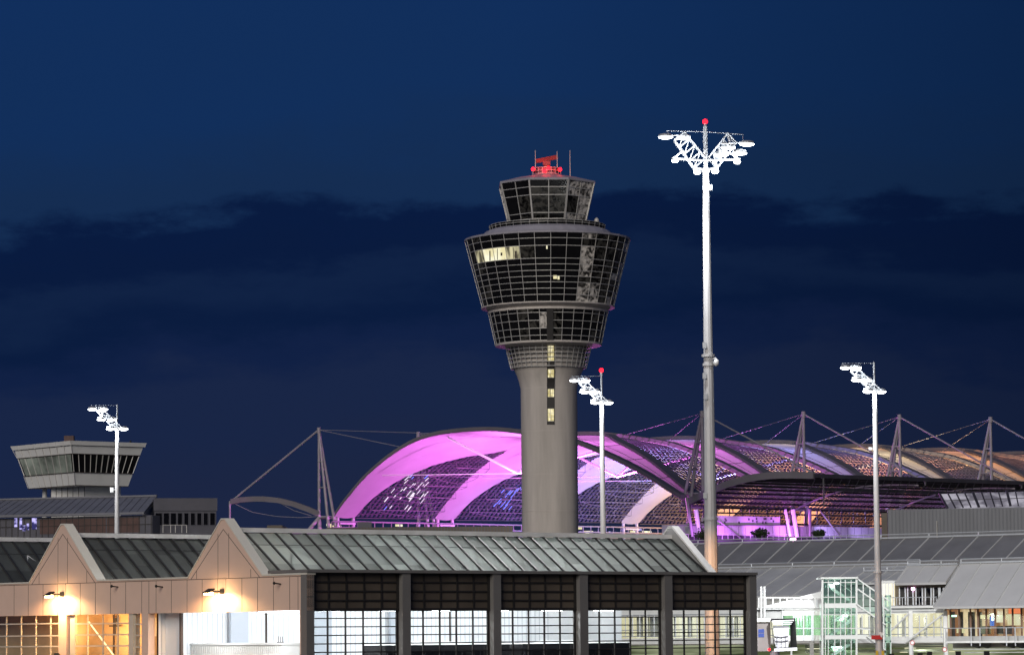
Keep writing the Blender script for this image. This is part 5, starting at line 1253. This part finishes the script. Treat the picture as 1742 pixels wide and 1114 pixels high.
for x in (1295, 1300.5): m.tube(IP.w(x, 1050, 1.2), IP.w(x, 997, 1.2), .12, 8)
m.build('exhaust_pipe', 'white_paint', gw)
m = MB(); 
for x in (1345, 1395): ibox(m, x, x+3, 1089, 1160, -1, .4)
m.build('support', 'roof_grey', gw)
light('POINT', IP.w(1362, 1050, -1), 160, (.85, 1, .8), .4, parent=gw); light('POINT', IP.w(1345, 1006, 5), 650, (.95, 1, 1), .3, parent=gw)

# stair tower
SY = 362
SPn = Plane((at(1430, 1050, SY).x, SY), (1, 0), (0, -1))
stt = thing('stair_tower', 'green glass stair tower with white frame beside the rightmost mast', 'stair tower', SPn.pt(0, 0))
D = 4.2
def sbar(mb, x0, y0, x1, y1, o=0.0, wd=.16, h=None): mb.bar(SPn.w(x0, y0, o), SPn.w(x1, y1, o), wd, h, up=V((0, 1, 0)))
m = MB()
for o in (0, -D):
    for x, y in ((1399, 982), (1404, 1024), (1409, 984), (1420, 984), (1430, 984), (1438, 984), (1448, 984), (1457, 984)): sbar(m, x, 1160, x, y, o, .20 if x in (1399, 1457) else .085)
    for y in (990, 1015, 1045, 1068): sbar(m, 1399, y, 1457, y, o-.02, .085)
    for (x0, y0, x1, y1) in ((1457, 983, 1512, 1021), (1457, 1000, 1512, 1038), (1457, 1068, 1480, 1070)): sbar(m, x0, y0, x1, y1, o-.02, .14)
    for i in range(1, 5): x = 1457+i*11.5; sbar(m, x, 983+(x-1457)*.69, x, 1028+(x-1457)*.69 if x < 1500 else 1160, o, .12)
for x in (1506, 1515): sbar(m, x, 1160, x, 1012, -.5, .16)
for y in (1013, 1048, 1058, 1090): sbar(m, 1505, y, 1516, y, -.5, .16)
for y in range(984, 1110, 14): m.bar(SPn.w(1399, y, 0), SPn.w(1399, y, -D), .12)
m.build('frame', 'stair_white', stt)
m = MB(); ibox(m, 1396, 1460, 981, 984, .4, D+.8, SPn); m.build('roof', 'stair_white', stt)
for a4 in ((1403, 1458, 1025.5, 1033.5), (1403, 1475, 1079.5, 1086.5)): m = MB(); ibox(m, *a4, .08, D, SPn); m.build('landing', 'stair_white', stt)
m = MB()
for (x0, y0, x1, y1) in ((1457, 1027, 1506, 1062), (1474, 1081, 1506, 1105)):
    for o in (.1, -1.6): sbar(m, x0, y0, x1, y1, o, .14, .62)
m.build('stringer', 'stair_white', stt)
m = MB()
for (x0, y0, x1, y1, o0) in ((1448, 1022, 1415, 1000, -2.2), (1412, 1078, 1448, 1052, -2.2), (1416, 1056, 1446, 1036, -3.2), (1415, 1112, 1450, 1090, -2.2)):
    a, b = SPn.w(x0, y0, o0), SPn.w(x1, y1, o0)
    for i in range(11): p = a.lerp(b, i/10); m.cbox(p, .32, 1.3, .06)
    m.bar(a+V((0, -.65, -.1)), b+V((0, -.65, -.1)), .08, .3); m.bar(a+V((0, -.65, 1)), b+V((0, -.65, 1)), .06)
for (x0, y0, x1, y1, o0) in ((1460, 1030, 1504, 1062, -.8), (1476, 1084, 1504, 1105, -.8)):
    a, b = SPn.w(x0, y0, o0), SPn.w(x1, y1, o0)
    for i in range(12): p = a.lerp(b, i/11); m.cbox(p, .3, 1.4, .06)
m.build('stair_flight', 'roof_grey', stt)
m = MB()
m.poly([SPn.w(1400, 1115, -.1), SPn.w(1457, 1115, -.1), SPn.w(1457, 984, -.1), SPn.w(1400, 984, -.1)]); m.poly([SPn.w(1458, 1030, -.1), SPn.w(1505, 1060, -.1), SPn.w(1505, 1018, -.1), SPn.w(1458, 984, -.1)])
m.poly([SPn.w(1400, 1115, -D+.1), SPn.w(1457, 1115, -D+.1), SPn.w(1457, 984, -D+.1), SPn.w(1400, 984, -D+.1)]); m.poly([SPn.w(1506, 1115, -.4), SPn.w(1515, 1115, -.4), SPn.w(1515, 1012, -.4), SPn.w(1506, 1012, -.4)])
m.build('glass_pane', 'green_glass', stt)
for x, y in ((1423, 992), (1438, 1047), (1428, 1100)):
    m = MB(); ibox(m, x-4, x+4, y-1.2, y+1.2, -.8, .3, SPn); m.build('landing_lamp', 'tube_white', stt); light('POINT', SPn.w(x, y+4, -1.8), 90, (.8, 1, .86), .3, parent=stt)

# boarding bridge head at the edge of the hall
JY = 345
JP = Plane((at(1330, 1080, JY).x, JY), (1, 0), (0, -1))
jb = thing('boarding_bridge', 'boarding bridge head with dark bellows hood between hall and stair tower', 'boarding bridge', JP.pt(0, 0))
m = MB(); ibox(m, 1278, 1311, 1057.5, 1107, -.3, 3, JP); m.build('cab_body', pbr('bridge_grey', (.20, .18, .175), .7), jb)
m = MB(); ibox(m, 1275, 1311, 1051, 1057, .1, 3.6, JP); m.build('cab_roof', 'white_paint', jb)
m = MB()
for y0, y1 in ((1069.5, 1075.5), (1076.5, 1083)): ibox(m, 1290, 1300, y0, y1, -.25, .05, JP)
m.build('window', emit('window_blue', (.17, .25, .78), .75), jb)
hx = [((1311, 1052), (1353, 1051), (1356, 1103), (1318, 1105))]
o3 = [JP.w(x, y, 1.6) for x, y in ((1311, 1052), (1353, 1051), (1356, 1103), (1317, 1105))]; i3 = [JP.w(x, y, 1.6) for x, y in ((1314.5, 1063), (1345, 1061.5), (1345, 1101), (1321, 1101))]
bk3 = [JP.w(x, y, -.6) for x, y in ((1311, 1054), (1345, 1054), (1346, 1101), (1317, 1103))]
m = MB()
for j in range(4):
    k = (j+1) % 4; m.hexa([o3[j], o3[k], bk3[k], bk3[j]], [o3[j]*.985+i3[j]*.015, o3[k]*.985+i3[k]*.015, bk3[k]*.96+bk3[(k+2) % 4]*.04, bk3[j]*.96+bk3[(j+2) % 4]*.04])
m.build('hood', 'rubber', jb)
for y in (1055.5, 1058.5, 1061.5): m = MB(); m.bar(JP.w(1313+(y-1055)*.3, y, 1.45-(y-1055)*.09), JP.w(1351-(y-1055)*.7, y-1, 1.45-(y-1055)*.09), .12, .10); m.build('hood_rib', 'bellows', jb)
m = MB(); m.bar(o3[3], o3[2], .2, .3); m.build('hood_sill', 'bellows', jb)
m = MB(); q4 = [JP.w(x, y, .2) for x, y in ((1315, 1064), (1342, 1063), (1341, 1100), (1320, 1101))]; m.hexa(q4, [p+V((0, .2, 0)) for p in q4]); m.build('shutter', 'bellows', jb)
m = MB()
for y in (1083, 1090.5): 
    a, b, c_ = JP.w(1316, y-1.5, .4), JP.w(1329, y, .4), JP.w(1341, y-2, .4); m.bar(a, b, .07); m.bar(b, c_, .07)
for x in (1322, 1329, 1336): m.bar(JP.w(x, 1100, .4), JP.w(x, 1082, .4), .05)
m.build('safety_net', 'dark_steel', jb)
m = MB(); m.tube(JP.w(1318, 1106, -.8), JP.w(1318, 1160, -.8), .5, 10); m.build('support_leg', 'bellows', jb)
m = MB(); q = JP.w(1308.5, 1104, 1.0); m.ball(q, .13, .13, .13); m.build('red_light', 'beacon_red', jb)
light('POINT', JP.w(1333, 1058, 3.2), 220, (.95, .98, 1), .2, parent=jb)

# round speed signs and dark posts near the fence line
for px, py, lab in ((1552, 1092.5, 'round red rimmed sign hanging by the white diagonal brace'), (1607, 1104, 'round red rimmed sign below the pier column at the amber windows')):
    c = at(px, py, 372); r_ = 4.0*372/FPX*1.0; sg = thing('round_sign', lab, 'sign', (c.x, c.y, 0), 'round signs before the terminal pier')
    m = MB(); m.tube(c, c+V((0, .04, 0)), r_, 20); d = m.build('disc', 'white_paint', sg)
    m = MB(); i = []
    for k in range(20):
        a0, a1 = 2*math.pi*k/20, 2*math.pi*(k+1)/20; f = lambda a, q, y: c+V((math.cos(a)*q, y, math.sin(a)*q))
        m.hexa([f(a0, r_, -.02), f(a1, r_, -.02), f(a1, r_*.74, -.02), f(a0, r_*.74, -.02)], [f(a0, r_, -.004), f(a1, r_, -.004), f(a1, r_*.74, -.004), f(a0, r_*.74, -.004)])
    m.build('rim', 'red_paint', d, root=sg)
    m = MB(); m.tube((c.x, c.y+.1, 0), (c.x, c.y+.1, c.z), .04, 6); m.build('pole', 'galvanised', sg)
for px, py, wpx, lab in ((1516, 1111, 9, 'low dark block at bottom edge just right of the rightmost mast'), (1565, 1110, 8, 'shorter dark block of the close pair below the white pier'), (1581, 1107.5, 8.5, 'taller dark block of the close pair below the white pier'), (1630, 1107, 8.5, 'dark block below the exit sign of the pier'), (1678.5, 1106.5, 9, 'rightmost dark block at the bottom edge')):
    Y = 250; c = at(px, py, Y); w_ = wpx*Y/FPX
    o = thing('dark_post', lab, 'post', (c.x, c.y, 0), 'dark blocky posts along the bottom edge')
    m = MB(); m.cbox((c.x, c.y, c.z/2), w_*.85, w_*.6, c.z); m.build('stem', 'black_plastic', o)
    m = MB(); m.cbox((c.x, c.y, c.z-.3), w_, w_*.8, .6); m.build('cap', 'rubber', o)
